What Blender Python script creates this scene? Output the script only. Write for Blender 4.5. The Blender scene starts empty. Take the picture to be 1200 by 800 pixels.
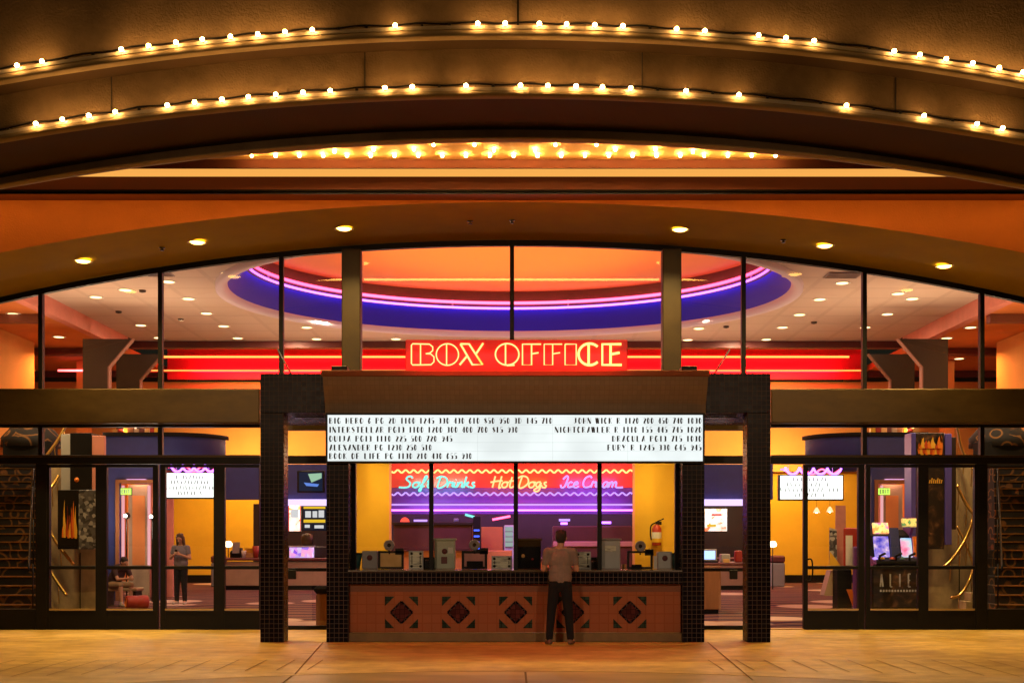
import bpy, math, random
from mathutils import Vector, Matrix
R = math.radians
random.seed(7)
sc = bpy.context.scene
# ------------------------------------------------------------------ camera, world, exposure
H = 1.64          # eye height
F = 1380.0        # focal length in pixels of the 1200 px wide photograph
cam = bpy.data.cameras.new('camera'); camo = bpy.data.objects.new('camera', cam)
sc.collection.objects.link(camo); sc.camera = camo
camo.location = (0, 0, H); camo.rotation_euler = (R(90), 0, 0)
cam.sensor_width = 36; cam.lens = F/1200*36
cam.shift_x = -4/1200; cam.shift_y = 228/1200
cam.clip_start = .1; cam.clip_end = 500
w = bpy.data.worlds.new('World'); sc.world = w; w.use_nodes = True
nt = w.node_tree
bg = nt.nodes['Background']; sky = nt.nodes.new('ShaderNodeTexSky'); sky.sky_type = 'NISHITA'
sky.sun_disc = False; sky.sun_elevation = R(2); sky.sun_rotation = R(180)
nt.links.new(sky.outputs[0], bg.inputs[0]); bg.inputs[1].default_value = .004
sc.view_settings.view_transform = 'Standard'; sc.view_settings.look = 'None'
sc.view_settings.exposure = 0; sc.view_settings.gamma = 1
sc.render.engine = 'CYCLES'
cy = sc.cycles; cy.use_denoising = True
try: cy.denoiser = 'OPENIMAGEDENOISE'
except Exception: pass
cy.max_bounces = 7; cy.diffuse_bounces = 3; cy.glossy_bounces = 3; cy.transparent_max_bounces = 12
cy.sample_clamp_indirect = 3; cy.caustics_reflective = False; cy.caustics_refractive = False

def lamp(kind, name, loc, power, col, size=.3, size_y=None, target=None, spot=None, blend=.6):
    l = bpy.data.lights.new(name, kind); l.energy = power; l.color = col
    if kind == 'AREA':
        l.size = size
        if size_y: l.shape = 'RECTANGLE'; l.size_y = size_y
    else: l.shadow_soft_size = size
    if spot: l.spot_size = R(spot); l.spot_blend = blend
    o = bpy.data.objects.new(name, l); sc.collection.objects.link(o); o.location = loc
    if target is not None:
        d = Vector(target) - Vector(loc); o.rotation_euler = d.to_track_quat('-Z', 'Y').to_euler()
    return o
sun = lamp('SUN', 'dusk_sky_light', (0, 0, 30), .004, (1, .8, .6), target=(0, 20, 0)); sun.data.angle = R(10)

# fill lamps added behind the viewer to light the front
WARM = (1, .68, .42)
for sx in (-1, 1):
    lamp('SPOT', 'front_fill_spot', (sx*7.5, -6, 6.4), 3600, WARM, .25, target=(sx*2.6, 18, 1.6), spot=28, blend=.6)
    lamp('AREA', 'front_fill_spill', (sx*7.5, -6, 6.4), 95, (1, .58, .22), .7, target=(sx*1.5, 16, 6))  # weaker lamp added to lift the canopy arches
# outdoor and indoor recessed lamps (see below)
def px(x, D): return (x-604)/F*D
def pz(y, D): return H + (628-y)/F*D

# ------------------------------------------------------------------ helpers
col = sc.collection
class MB:
    def __init__(s): s.v = []; s.f = []; s.m = []; s.sm = []
    def add(s, vs, fs, m=0, smooth=False):
        n = len(s.v); s.v += [tuple(v) for v in vs]
        for f in fs: s.f.append(tuple(n+i for i in f)); s.m.append(m); s.sm.append(smooth)
    def box(s, x0, x1, y0, y1, z0, z1, m=0):
        vs = [(x, y, z) for z in (z0, z1) for y in (y0, y1) for x in (x0, x1)]
        s.add(vs, [(0,2,3,1),(4,5,7,6),(0,1,5,4),(2,6,7,3),(0,4,6,2),(1,3,7,5)], m); return s
    def cbox(s, c, d, m=0):
        return s.box(c[0]-d[0]/2, c[0]+d[0]/2, c[1]-d[1]/2, c[1]+d[1]/2, c[2]-d[2]/2, c[2]+d[2]/2, m)
    def bbox(s, x0, x1, y0, y1, z0, z1, b=.01, m=0):
        # box with chamfered vertical and horizontal front edges
        xs = [x0, x0+b, x1-b, x1]; 
        prof = [(x0+b, y0), (x1-b, y0), (x1, y0+b), (x1, y1-b), (x1-b, y1), (x0+b, y1), (x0, y1-b), (x0, y0+b)]
        inn = [(max(x0+b, min(x1-b, p[0])), max(y0+b, min(y1-b, p[1]))) for p in prof]
        vs = [(p[0], p[1], z0) for p in inn] + [(p[0], p[1], z0+b) for p in prof] + [(p[0], p[1], z1-b) for p in prof] + [(p[0], p[1], z1) for p in inn]
        fs = [tuple(range(7, -1, -1)), tuple(range(24, 32))]
        for k in range(3):
            for i in range(8):
                j = (i+1) % 8; fs.append((k*8+i, k*8+j, k*8+8+j, k*8+8+i))
        s.add(vs, fs, m); return s
    def prism(s, pts, y0, y1, m=0):
        # polygon in x,z extruded along y
        n = len(pts); vs = [(p[0], y0, p[1]) for p in pts] + [(p[0], y1, p[1]) for p in pts]
        fs = [tuple(range(n)), tuple(range(2*n-1, n-1, -1))] + [(i, i+n, (i+1) % n+n, (i+1) % n) for i in range(n)]
        s.add(vs, fs, m); return s
    def prismx(s, pts, x0, x1, m=0):
        # polygon in y,z extruded along x
        n = len(pts); vs = [(x0, p[0], p[1]) for p in pts] + [(x1, p[0], p[1]) for p in pts]
        fs = [tuple(range(n)), tuple(range(2*n-1, n-1, -1))] + [(i, i+n, (i+1) % n+n, (i+1) % n) for i in range(n)]
        s.add(vs, fs, m); return s
    def lathe(s, prof, c=(0, 0, 0), n=20, m=0, axis='z', smooth=True, a0=0, a1=360):
        full = abs(a1-a0) >= 360; k = n if full else n+1; vs = []
        for i in range(k):
            a = R(a0+(a1-a0)*i/n)
            for r, z in prof:
                p = (r*math.cos(a), r*math.sin(a), z)
                if axis == 'y': p = (p[0], p[2], p[1])
                if axis == 'x': p = (p[2], p[0], p[1])
                vs.append((c[0]+p[0], c[1]+p[1], c[2]+p[2]))
        q = len(prof); fs = []
        for i in range(n):
            j = (i+1) % k
            for t in range(q-1): fs.append((i*q+t, j*q+t, j*q+t+1, i*q+t+1))
        s.add(vs, fs, m, smooth); return s
    def ball(s, c, r, n=8, sz=1, m=0):
        prof = [(max(.0001, r*math.cos(R(a))), r*sz*math.sin(R(a))) for a in range(-90, 91, 180//max(4, n//2+1) if n < 12 else 15)]
        if prof[-1][1] < r*sz*.99: prof.append((.0001, r*sz))
        return s.lathe(prof, c, n, m)
    def tube(s, pts, r, n=6, m=0, closed=False, smooth=True):
        pts = [Vector(p) for p in pts]; k = len(pts); vs = []; u = None
        for i, p in enumerate(pts):
            a = pts[i-1] if (i or closed) else p; b = pts[(i+1) % k] if (i < k-1 or closed) else p
            t = (b-a).normalized()
            if u is None: u = t.cross(Vector((0, 1, 0)) if abs(t.y) < .9 else Vector((1, 0, 0))).normalized()
            else:
                u = (u - t*u.dot(t))
                u = u.normalized() if u.length > 1e-6 else t.orthogonal().normalized()
            v = t.cross(u); rr = r[i] if isinstance(r, (list, tuple)) else r
            for j in range(n):
                an = 2*math.pi*j/n; vs.append(p + (u*math.cos(an) + v*math.sin(an))*rr)
        fs = []
        for i in range(k if closed else k-1):
            i2 = (i+1) % k
            for j in range(n): fs.append((i*n+j, i*n+(j+1) % n, i2*n+(j+1) % n, i2*n+j))
        if not closed: fs += [tuple(range(n-1, -1, -1)), tuple(range((k-1)*n, k*n))]
        s.add(vs, fs, m, smooth); return s
    def ribbon(s, pts, wd, y, th=.01, m=0):
        # flat stroke in the x,z plane, thickness th along y
        for a, b in zip(pts, pts[1:]):
            d = Vector((b[0]-a[0], b[1]-a[1]))
            if d.length < 1e-6: continue
            n = Vector((-d.y, d.x)).normalized()*wd/2
            s.prism([(a[0]+n.x, a[1]+n.y), (b[0]+n.x, b[1]+n.y), (b[0]-n.x, b[1]-n.y), (a[0]-n.x, a[1]-n.y)], y, y+th, m)
        return s
    def build(s, name, mats, parent=None, label=None):
        me = bpy.data.meshes.new(name); me.from_pydata(s.v, [], s.f)
        if not isinstance(mats, (list, tuple)): mats = [mats]
        for m in mats: me.materials.append(m)
        me.polygons.foreach_set('material_index', s.m); me.polygons.foreach_set('use_smooth', s.sm)
        import bmesh
        bm = bmesh.new(); bm.from_mesh(me); bmesh.ops.recalc_face_normals(bm, faces=bm.faces); bm.to_mesh(me); bm.free()
        o = bpy.data.objects.new(name, me); col.objects.link(o)
        if parent is not None: o.parent = parent; o.matrix_parent_inverse = Matrix.Translation(-parent.location)
        if label: o['label'] = label
        return o
def tag(o, label, cat, group=None):
    o['label'] = label; o['category'] = cat
    if group: o['group'] = group
    return o
def thing(name, label, cat, loc=(0, 0, 0), group=None):
    o = bpy.data.objects.new(name, None); col.objects.link(o); o.location = loc; o.empty_display_size = .1
    return tag(o, label, cat, group)
def struct(o): o['kind'] = 'structure'; return o
def spline(pts, n=5, closed=False):
    P = [Vector(p) for p in pts]; out = []; k = len(P)
    rng = range(k if closed else k-1)
    for i in rng:
        if closed: a, b, c, d = P[i-1], P[i], P[(i+1) % k], P[(i+2) % k]
        else: a, b, c, d = P[max(0, i-1)], P[i], P[i+1], P[min(k-1, i+2)]
        for t in range(n):
            t /= n
            out.append(.5*((2*b) + (c-a)*t + (2*a-5*b+4*c-d)*t*t + (3*b-a-3*c+d)*t**3))
    if not closed: out.append(P[-1])
    return out

# ------------------------------------------------------------------ materials
def pbr(name, c, rough=.6, metal=0, var=0, vscale=3, bump=0, bscale=60, spec=.4, stretch=None, coords='Object'):
    m = bpy.data.materials.new(name); m.use_nodes = True; N = m.node_tree.nodes; L = m.node_tree.links
    b = N['Principled BSDF']; b.inputs['Base Color'].default_value = (*c, 1); b.inputs['Roughness'].default_value = rough
    b.inputs['Metallic'].default_value = metal; b.inputs['Specular IOR Level'].default_value = spec
    tc = N.new('ShaderNodeTexCoord'); src = tc.outputs[coords]
    if stretch:
        mp = N.new('ShaderNodeMapping'); mp.inputs['Scale'].default_value = stretch; L.new(src, mp.inputs[0]); src = mp.outputs[0]
    if var:
        n = N.new('ShaderNodeTexNoise'); n.inputs['Scale'].default_value = vscale; n.inputs['Detail'].default_value = 6
        n.inputs['Roughness'].default_value = .65; L.new(src, n.inputs['Vector'])
        r = N.new('ShaderNodeValToRGB'); r.color_ramp.elements[0].position = .3; r.color_ramp.elements[1].position = .72
        r.color_ramp.elements[0].color = (*[x*(1-var) for x in c], 1); r.color_ramp.elements[1].color = (*[min(1, x*(1+var)) for x in c], 1)
        L.new(n.outputs[0], r.inputs[0]); L.new(r.outputs[0], b.inputs['Base Color'])
        rr = N.new('ShaderNodeMapRange'); rr.inputs[3].default_value = max(0, rough-.12); rr.inputs[4].default_value = min(1, rough+.12)
        L.new(n.outputs[0], rr.inputs[0]); L.new(rr.outputs[0], b.inputs['Roughness'])
    if bump:
        n2 = N.new('ShaderNodeTexNoise'); n2.inputs['Scale'].default_value = bscale; n2.inputs['Detail'].default_value = 4
        L.new(tc.outputs[coords], n2.inputs['Vector'])
        bp = N.new('ShaderNodeBump'); bp.inputs['Strength'].default_value = bump; bp.inputs['Distance'].default_value = .02
        L.new(n2.outputs[0], bp.inputs['Height']); L.new(bp.outputs[0], b.inputs['Normal'])
    return m
def emit(name, c, s=1):
    m = bpy.data.materials.new(name); m.use_nodes = True; N = m.node_tree.nodes; L = m.node_tree.links
    N.remove(N['Principled BSDF']); e = N.new('ShaderNodeEmission'); e.inputs[0].default_value = (*c, 1); e.inputs[1].default_value = s
    L.new(e.outputs[0], N['Material Output'].inputs[0]); return m
def neon(name, c, s, core=.6):
    # lit glass tube: whiter when seen square on, coloured at its rim
    m = bpy.data.materials.new(name); m.use_nodes = True; N = m.node_tree.nodes; L = m.node_tree.links
    N.remove(N['Principled BSDF']); e = N.new('ShaderNodeEmission'); e.inputs[1].default_value = s
    lw = N.new('ShaderNodeLayerWeight'); lw.inputs[0].default_value = .35
    mx = N.new('ShaderNodeMixRGB'); mx.inputs[1].default_value = (*[x+(1-x)*core for x in c], 1); mx.inputs[2].default_value = (*c, 1)
    L.new(lw.outputs[1], mx.inputs[0]); L.new(mx.outputs[0], e.inputs[0]); L.new(e.outputs[0], N['Material Output'].inputs[0]); return m
def glassm(name, refl=.07, tint=(1, 1, 1)):
    m = bpy.data.materials.new(name); m.use_nodes = True; N = m.node_tree.nodes; L = m.node_tree.links
    N.remove(N['Principled BSDF'])
    t = N.new('ShaderNodeBsdfTransparent'); t.inputs[0].default_value = (*tint, 1)
    g = N.new('ShaderNodeBsdfGlossy'); g.inputs[1].default_value = 0.01
    fr = N.new('ShaderNodeFresnel'); fr.inputs[0].default_value = 1.5
    ad = N.new('ShaderNodeMath'); ad.operation = 'MAXIMUM'; ad.inputs[1].default_value = refl
    mx = N.new('ShaderNodeMixShader'); L.new(fr.outputs[0], ad.inputs[0]); L.new(ad.outputs[0], mx.inputs[0])
    L.new(t.outputs[0], mx.inputs[1]); L.new(g.outputs[0], mx.inputs[2]); L.new(mx.outputs[0], N['Material Output'].inputs[0]); return m
def tilem(name, c1, grout, pitch=.072, rough=.25, vary=.35):
    # square glazed tiles on x-z, y-z and x-y faces alike
    m = bpy.data.materials.new(name); m.use_nodes = True; N = m.node_tree.nodes; L = m.node_tree.links
    b = N['Principled BSDF']; b.inputs['Specular IOR Level'].default_value = .035; tc = N.new('ShaderNodeTexCoord'); sp = N.new('ShaderNodeSeparateXYZ'); L.new(tc.outputs['Object'], sp.inputs[0])
    ge = N.new('ShaderNodeNewGeometry'); sn = N.new('ShaderNodeSeparateXYZ'); L.new(ge.outputs['Normal'], sn.inputs[0])
    def M(op, a, b_=None, c_=None):
        n = N.new('ShaderNodeMath'); n.operation = op
        for i, x in enumerate((a, b_, c_)):
            if x is None: continue
            if isinstance(x, (int, float)): n.inputs[i].default_value = x
            else: L.new(x, n.inputs[i])
        return n.outputs[0]
    res = None; cells = []
    for i in range(3):
        q = M('DIVIDE', sp.outputs[i], pitch); fr = M('FRACT', q); d = M('ABSOLUTE', M('SUBTRACT', fr, .5))
        line = M('GREATER_THAN', d, .445)
        use = M('LESS_THAN', M('ABSOLUTE', sn.outputs[i]), .6)
        line = M('MULTIPLY', line, use); res = line if res is None else M('MAXIMUM', res, line)
        cells.append(M('FLOOR', M('MULTIPLY', q, use)))
    cb = N.new('ShaderNodeCombineXYZ')
    for i in range(3): L.new(cells[i], cb.inputs[i])
    wn = N.new('ShaderNodeTexWhiteNoise'); wn.noise_dimensions = '3D'; L.new(cb.outputs[0], wn.inputs[0])
    vr = N.new('ShaderNodeMixRGB'); vr.inputs[1].default_value = (*[x*(1-vary) for x in c1], 1); vr.inputs[2].default_value = (*[x*(1+vary) for x in c1], 1); L.new(wn.outputs[0], vr.inputs[0])
    mx = N.new('ShaderNodeMixRGB'); mx.inputs[2].default_value = (*grout, 1); L.new(res, mx.inputs[0]); L.new(vr.outputs[0], mx.inputs[1]); L.new(mx.outputs[0], b.inputs['Base Color'])
    L.new(M('MULTIPLY_ADD', res, .5, M('MULTIPLY_ADD', wn.outputs[0], .04, rough)), b.inputs['Roughness'])
    bp = N.new('ShaderNodeBump'); bp.invert = True; bp.inputs['Strength'].default_value = .35; bp.inputs['Distance'].default_value = .004
    L.new(res, bp.inputs['Height']); L.new(bp.outputs[0], b.inputs['Normal']); return m
def ramp_mat(name, kind, scale, stops, rough=.7, stretch=(1, 1, 1), dist=0, detail=3, coords='Object', em=0, bump=0):
    m = bpy.data.materials.new(name); m.use_nodes = True; N = m.node_tree.nodes; L = m.node_tree.links
    b = N['Principled BSDF']; b.inputs['Roughness'].default_value = rough
    tc = N.new('ShaderNodeTexCoord'); mp = N.new('ShaderNodeMapping'); mp.inputs['Scale'].default_value = stretch; L.new(tc.outputs[coords], mp.inputs[0])
    if kind == 'noise': t = N.new('ShaderNodeTexNoise'); t.inputs['Detail'].default_value = detail; t.inputs['Distortion'].default_value = dist; o = t.outputs[0]
    elif kind == 'wave': t = N.new('ShaderNodeTexWave'); t.inputs['Distortion'].default_value = dist; t.inputs['Detail'].default_value = detail; o = t.outputs[1]
    elif kind == 'rings': t = N.new('ShaderNodeTexVoronoi'); o = t.outputs['Distance']
    else: t = N.new('ShaderNodeTexVoronoi'); o = t.outputs['Color']
    t.inputs['Scale'].default_value = scale; L.new(mp.outputs[0], t.inputs['Vector'])
    if kind == 'rings':
        q = N.new('ShaderNodeMath'); q.operation = 'MULTIPLY'; q.inputs[1].default_value = 2.6; L.new(o, q.inputs[0])
        q2 = N.new('ShaderNodeMath'); q2.operation = 'FRACT'; L.new(q.outputs[0], q2.inputs[0]); o = q2.outputs[0]
    r = N.new('ShaderNodeValToRGB'); el = r.color_ramp.elements
    while len(el) < len(stops): el.new(.5)
    for e, (p, c) in zip(el, stops): e.position = p; e.color = (*c, 1)
    L.new(o, r.inputs[0]); L.new(r.outputs[0], b.inputs['Base Color'])
    if em: L.new(r.outputs[0], b.inputs['Emission Color']); b.inputs['Emission Strength'].default_value = em
    if bump:
        bp = N.new('ShaderNodeBump'); bp.inputs['Strength'].default_value = bump; bp.inputs['Distance'].default_value = .02
        L.new(o, bp.inputs['Height']); L.new(bp.outputs[0], b.inputs['Normal'])
    return m
K = {}
K['stucco'] = pbr('tan_stucco', (.26, .165, .08), .85, var=.38, vscale=1.1, bump=.7, bscale=38)
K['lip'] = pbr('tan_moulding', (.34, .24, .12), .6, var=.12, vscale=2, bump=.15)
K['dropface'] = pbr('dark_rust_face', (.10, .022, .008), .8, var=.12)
K['shadesoffit'] = pbr('shaded_brown_soffit', (.07, .035, .012), .8, var=.15, vscale=1.5, bump=.3)  # base colour darkened to carry the shade under the arches
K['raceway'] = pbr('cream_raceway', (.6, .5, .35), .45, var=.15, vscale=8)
K['rust'] = pbr('rust_red_stucco', (.20, .055, .018), .8, var=.12, vscale=1.5, bump=.2)
K['orange'] = pbr('orange_stucco', (.50, .165, .03), .8, var=.12, vscale=1.1, bump=.35, bscale=45)
K['olive'] = pbr('olive_plaster', (.42, .28, .014), .75, var=.12, vscale=1.3, bump=.2, spec=.03)
K['yellowceil'] = pbr('cream_ceiling', (.66, .40, .14), .7, var=.1)
K['bronze'] = pbr('bronze_sheet', (.052, .030, .009), .42, .4, var=.3, vscale=1.4, stretch=(1, 1, 2.5))
K['black'] = pbr('black_anodised', (.008, .007, .007), .45, 0, var=.2, spec=.15)
K['blackmatte'] = pbr('black_matte', (.009, .008, .009), .8, spec=.15)
K['tile'] = tilem('black_glazed_tile', (.006, .005, .009), (.10, .075, .065))
K['covetile'] = tilem('tan_cove_tile', (.27, .18, .11), (.235, .155, .095), rough=.5, vary=.06)
K['terra'] = tilem('terracotta_panel', (.36, .125, .06), (.32, .105, .048), pitch=.145, rough=.6, vary=.05)
K['terrashade'] = pbr('terracotta_shade', (.20, .08, .045), .7, var=.12)
K['kick'] = pbr('olive_kick_band', (.20, .13, .06), .7, var=.2)
K['greentile'] = tilem('green_tile', (.03, .05, .035), (.012, .014, .01), rough=.4)
K['redtile'] = tilem('maroon_tile', (.09, .022, .02), (.03, .012, .012), rough=.4)
K['glass'] = glassm('window_glass', .085)
K['chrome'] = pbr('polished_steel', (.6, .58, .6), .15, 1)
K['bulb'] = emit('lit_bulb', (1, .52, .15), 150)
K['bulbs'] = emit('lit_ceiling_bulb', (1, .54, .15), 400)
K['dead'] = pbr('unlit_bulb_socket', (.05, .04, .03), .4)
K['down'] = emit('lit_downlight', (1, .56, .10), 14)
K['cove'] = emit('lit_cove_glow', (1, .45, .09), .95)
K['rim'] = pbr('brass_rim', (.5, .35, .15), .4, .6)
K['white'] = pbr('white_paint', (.7, .7, .7), .5)
K['ceil'] = tilem('pale_acoustic_ceiling', (.64, .54, .44), (.585, .49, .40), pitch=1.22, rough=.85, vary=.03)
K['yellow'] = pbr('mustard_wall', (.72, .425, .025), .7, var=.10, vscale=.9, bump=.1)
K['amber'] = pbr('amber_wall', (.80, .40, .11), .7, var=.08, vscale=.7)
K['orangewall'] = pbr('orange_hall_wall', (.75, .26, .07), .7, var=.12, vscale=.8)
K['maroon'] = pbr('maroon_panel', (.13, .03, .03), .5, var=.2)
K['brown'] = pbr('brown_panel', (.022, .010, .007), .5, var=.2)
K['pinkwall'] = pbr('salmon_plaster', (.75, .30, .24), .7, var=.08)
K['navy'] = pbr('navy_wall', (.035, .045, .20), .6, var=.12)
K['tan'] = pbr('tan_laminate', (.42, .30, .20), .4, var=.1)
K['grey'] = pbr('grey_laminate', (.26, .24, .25), .4, var=.1)
K['greylt'] = pbr('pale_grey_plastic', (.45, .45, .45), .4, var=.08)
K['wood'] = pbr('varnished_wood', (.30, .12, .05), .4, var=.35, vscale=2, stretch=(1, 1, .15))
K['stone'] = pbr('tan_stone_panel', (.42, .31, .17), .6, var=.3, vscale=3, stretch=(1, 1, .6), bump=.2, bscale=15)
K['gold'] = pbr('brushed_brass', (.85, .58, .16), .28, 1)
K['carpetstair'] = ramp_mat('black_gold_swirl_carpet', 'rings', 2.4, [(0, (.010, .008, .007)), (.66, (.012, .009, .009)), (.72, (.22, .10, .025)), (.84, (.18, .075, .02)), (.93, (.012, .01, .01))], .85)
K['stairnose'] = pbr('brass_stair_nosing', (.45, .25, .07), .35, .8, var=.4, vscale=6)
K['red'] = pbr('red_plastic', (.36, .03, .02), .4)
K['redpanel'] = pbr('red_cove_paint', (.75, .03, .04), .6)
K['bluecove'] = pbr('blue_violet_cove', (.02, .015, .85), .6)
K['lilac'] = pbr('pale_lilac_rim', (.66, .60, .70), .6)
K['domeorange'] = pbr('orange_dome_paint', (.85, .28, .08), .8, var=.05, vscale=.5)
K['npink'] = neon('neon_hot_pink', (1, .012, .14), 4.2, .12)
K['nviolet'] = neon('neon_violet', (.42, .06, 1), 4.5, .12)
K['norange'] = neon('neon_orange', (1, .26, .03), 3, .05)
K['nyellow'] = neon('neon_yellow', (1, .55, .06), 2.2, .15)
K['nred'] = neon('neon_red', (1, .02, .02), 5, .2)
K['ncyan'] = neon('neon_aqua', (.05, .85, .72), 1.3, .25)
K['nlilac'] = neon('neon_lilac', (.45, .20, 1), 1.5, .2)
K['nhot'] = neon('neon_amber', (1, .32, .02), 2.6, .15)
K['signback'] = pbr('red_sign_face', (.80, .02, .02), .35)
K['signred'] = pbr('glossy_red_fascia', (.78, .05, .03), .3)
K['signpurple'] = pbr('glossy_purple_fascia', (.16, .05, .26), .3)
K['lightbox'] = emit('backlit_white_acrylic', (.90, .97, .96), 1.0)
_n = K['lightbox'].node_tree; _t = _n.nodes.new('ShaderNodeTexNoise'); _t.inputs['Scale'].default_value = 1.3; _c = _n.nodes.new('ShaderNodeTexCoord'); _n.links.new(_c.outputs['Object'], _t.inputs['Vector'])
_r = _n.nodes.new('ShaderNodeMapRange'); _r.inputs[1].default_value = .35; _r.inputs[2].default_value = .65; _r.inputs[3].default_value = .88; _r.inputs[4].default_value = 1.06; _n.links.new(_t.outputs[0], _r.inputs[0]); _n.links.new(_r.outputs[0], _n.nodes['Emission'].inputs[1])
K['box2'] = emit('backlit_small_sign', (.95, 1, .95), 1.7)
K['letter'] = pbr('black_sign_letter', (.012, .012, .012), .6)
K['letterg'] = pbr('grey_sign_letter', (.10, .10, .10), .6)
K['skin'] = pbr('skin', (.50, .27, .18), .5, bump=.05)
K['hair'] = pbr('dark_hair', (.018, .012, .010), .55, bump=.6, bscale=120)
K['hairb'] = pbr('brown_hair', (.10, .05, .03), .5, bump=.6, bscale=120)
K['tshirt'] = pbr('taupe_cotton', (.23, .175, .16), .9, var=.15, vscale=6, bump=1.0, bscale=7)
K['shirtg'] = pbr('grey_cotton', (.20, .18, .22), .9, var=.08, bump=.4, bscale=9)
K['shirtn'] = pbr('dark_maroon_cotton', (.05, .025, .03), .9)
K['jeans'] = pbr('black_denim', (.008, .008, .012), .9, bump=1.0, bscale=8)
K['khaki'] = pbr('khaki_cotton', (.33, .22, .13), .9)
K['sole'] = pbr('pale_shoe', (.5, .45, .42), .6)
K['shoe'] = pbr('brown_shoe', (.20, .10, .07), .6)
K['mauve'] = pbr('mauve_trim', (.22, .10, .075), .6)
K['postbrown'] = pbr('dark_brown_post', (.035, .022, .008), .5, .2, var=.2)
# ================================================================== GROUND
def pavement_mat():
    m = bpy.data.materials.new('sealed_concrete'); m.use_nodes = True; N = m.node_tree.nodes; L = m.node_tree.links
    b = N['Principled BSDF']; tc = N.new('ShaderNodeTexCoord')
    def noise(s, st, d=6, ro=.6):
        mp = N.new('ShaderNodeMapping'); mp.inputs['Scale'].default_value = st; L.new(tc.outputs['Object'], mp.inputs[0])
        n = N.new('ShaderNodeTexNoise'); n.inputs['Scale'].default_value = s; n.inputs['Detail'].default_value = d; n.inputs['Roughness'].default_value = ro; L.new(mp.outputs[0], n.inputs[0]); return n.outputs[0]
    def ramp(o, a, ca, c, cb):
        r = N.new('ShaderNodeValToRGB'); e = r.color_ramp.elements; e[0].position = a; e[0].color = (*ca, 1); e[1].position = c; e[1].color = (*cb, 1); L.new(o, r.inputs[0]); return r.outputs[0]
    c1 = ramp(noise(.5, (.5, 1, 1)), .35, (.50, .33, .075), .66, (.82, .58, .17))
    c2 = ramp(noise(3.5, (.75, 1, 1)), .35, (.68, .64, .56), .62, (1.0, 1.0, 1.0))
    mx = N.new('ShaderNodeMixRGB'); mx.blend_type = 'MULTIPLY'; mx.inputs[0].default_value = 1; L.new(c1, mx.inputs[1]); L.new(c2, mx.inputs[2])
    c3 = ramp(noise(60, (1, 1, 1), 2), .4, (.8, .8, .8), .6, (1, 1, 1))
    m2 = N.new('ShaderNodeMixRGB'); m2.blend_type = 'MULTIPLY'; m2.inputs[0].default_value = .6; L.new(mx.outputs[0], m2.inputs[1]); L.new(c3, m2.inputs[2])
    L.new(m2.outputs[0], b.inputs['Base Color'])
    mr = N.new('ShaderNodeMapRange'); mr.inputs[3].default_value = .38; mr.inputs[4].default_value = .65; L.new(noise(1.2, (.3, 1, 1)), mr.inputs[0]); L.new(mr.outputs[0], b.inputs['Roughness'])
    bp = N.new('ShaderNodeBump'); bp.inputs['Strength'].default_value = .25; bp.inputs['Distance'].default_value = .01; L.new(noise(25, (1, 1, 1)), bp.inputs['Height']); L.new(bp.outputs[0], b.inputs['Normal'])
    return m
K['pave'] = pavement_mat(); K['groove'] = pbr('dark_joint', (.17, .10, .035), .9)
g = MB(); g.add([(-150, -150, 0), (150, -150, 0), (150, 20.7, 0), (-150, 20.7, 0)], [(0, 1, 2, 3)])
struct(g.build('plaza_ground', K['pave']))
ga_ = MB(); xs_ = [x/4 for x in range(-44, 45)]; vs_ = []
for x in xs_: vs_ += [(x, -20, .004), (x, 14.28-.062*x*x if abs(x) < 11 else 6.8, .004)]
ga_.add(vs_, [(2*i, 2*i+2, 2*i+3, 2*i+1) for i in range(len(xs_)-1)])
K['apron'] = ramp_mat('dark_worn_concrete', 'noise', 1.1, [(.30, (.20, .135, .03)), (.50, (.36, .24, .06)), (.68, (.58, .38, .11))], .45, stretch=(.4, 1, 1), detail=7, bump=.1)
struct(ga_.build('driveway', K['apron']))
g = MB()
def gline(p, q, wd=.018):
    a = Vector((*p, 0)); b = Vector((*q, 0)); n = (b-a).cross(Vector((0, 0, 1))).normalized()*wd/2
    g.add([(*(a-n).xy, .008), (*(b-n).xy, .008), (*(b+n).xy, .008), (*(a+n).xy, .008)], [(0, 1, 2, 3)])
arc = [(x/4, 14.28-.062*(x/4)**2) for x in range(-44, 45)]
for a, b in zip(arc, arc[1:]): gline(a, b, .03)
gline((-2.97, 18.2), (-2.62, 14.0), .014); gline((2.97, 18.2), (2.70, 13.4), .014)
gline((.12, 14.2), (.14, 8), .025); gline((-2.62, 13.8), (-2.4, 8), .022)
for k in range(14):
    X = 2.55+k*.37
    for s in (-1, 1): gline((s*X, 14.35-.05*X*X*.5+.25), (s*X, 15.6), .012)
struct(g.build('pavement_joints', K['groove']))
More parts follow.
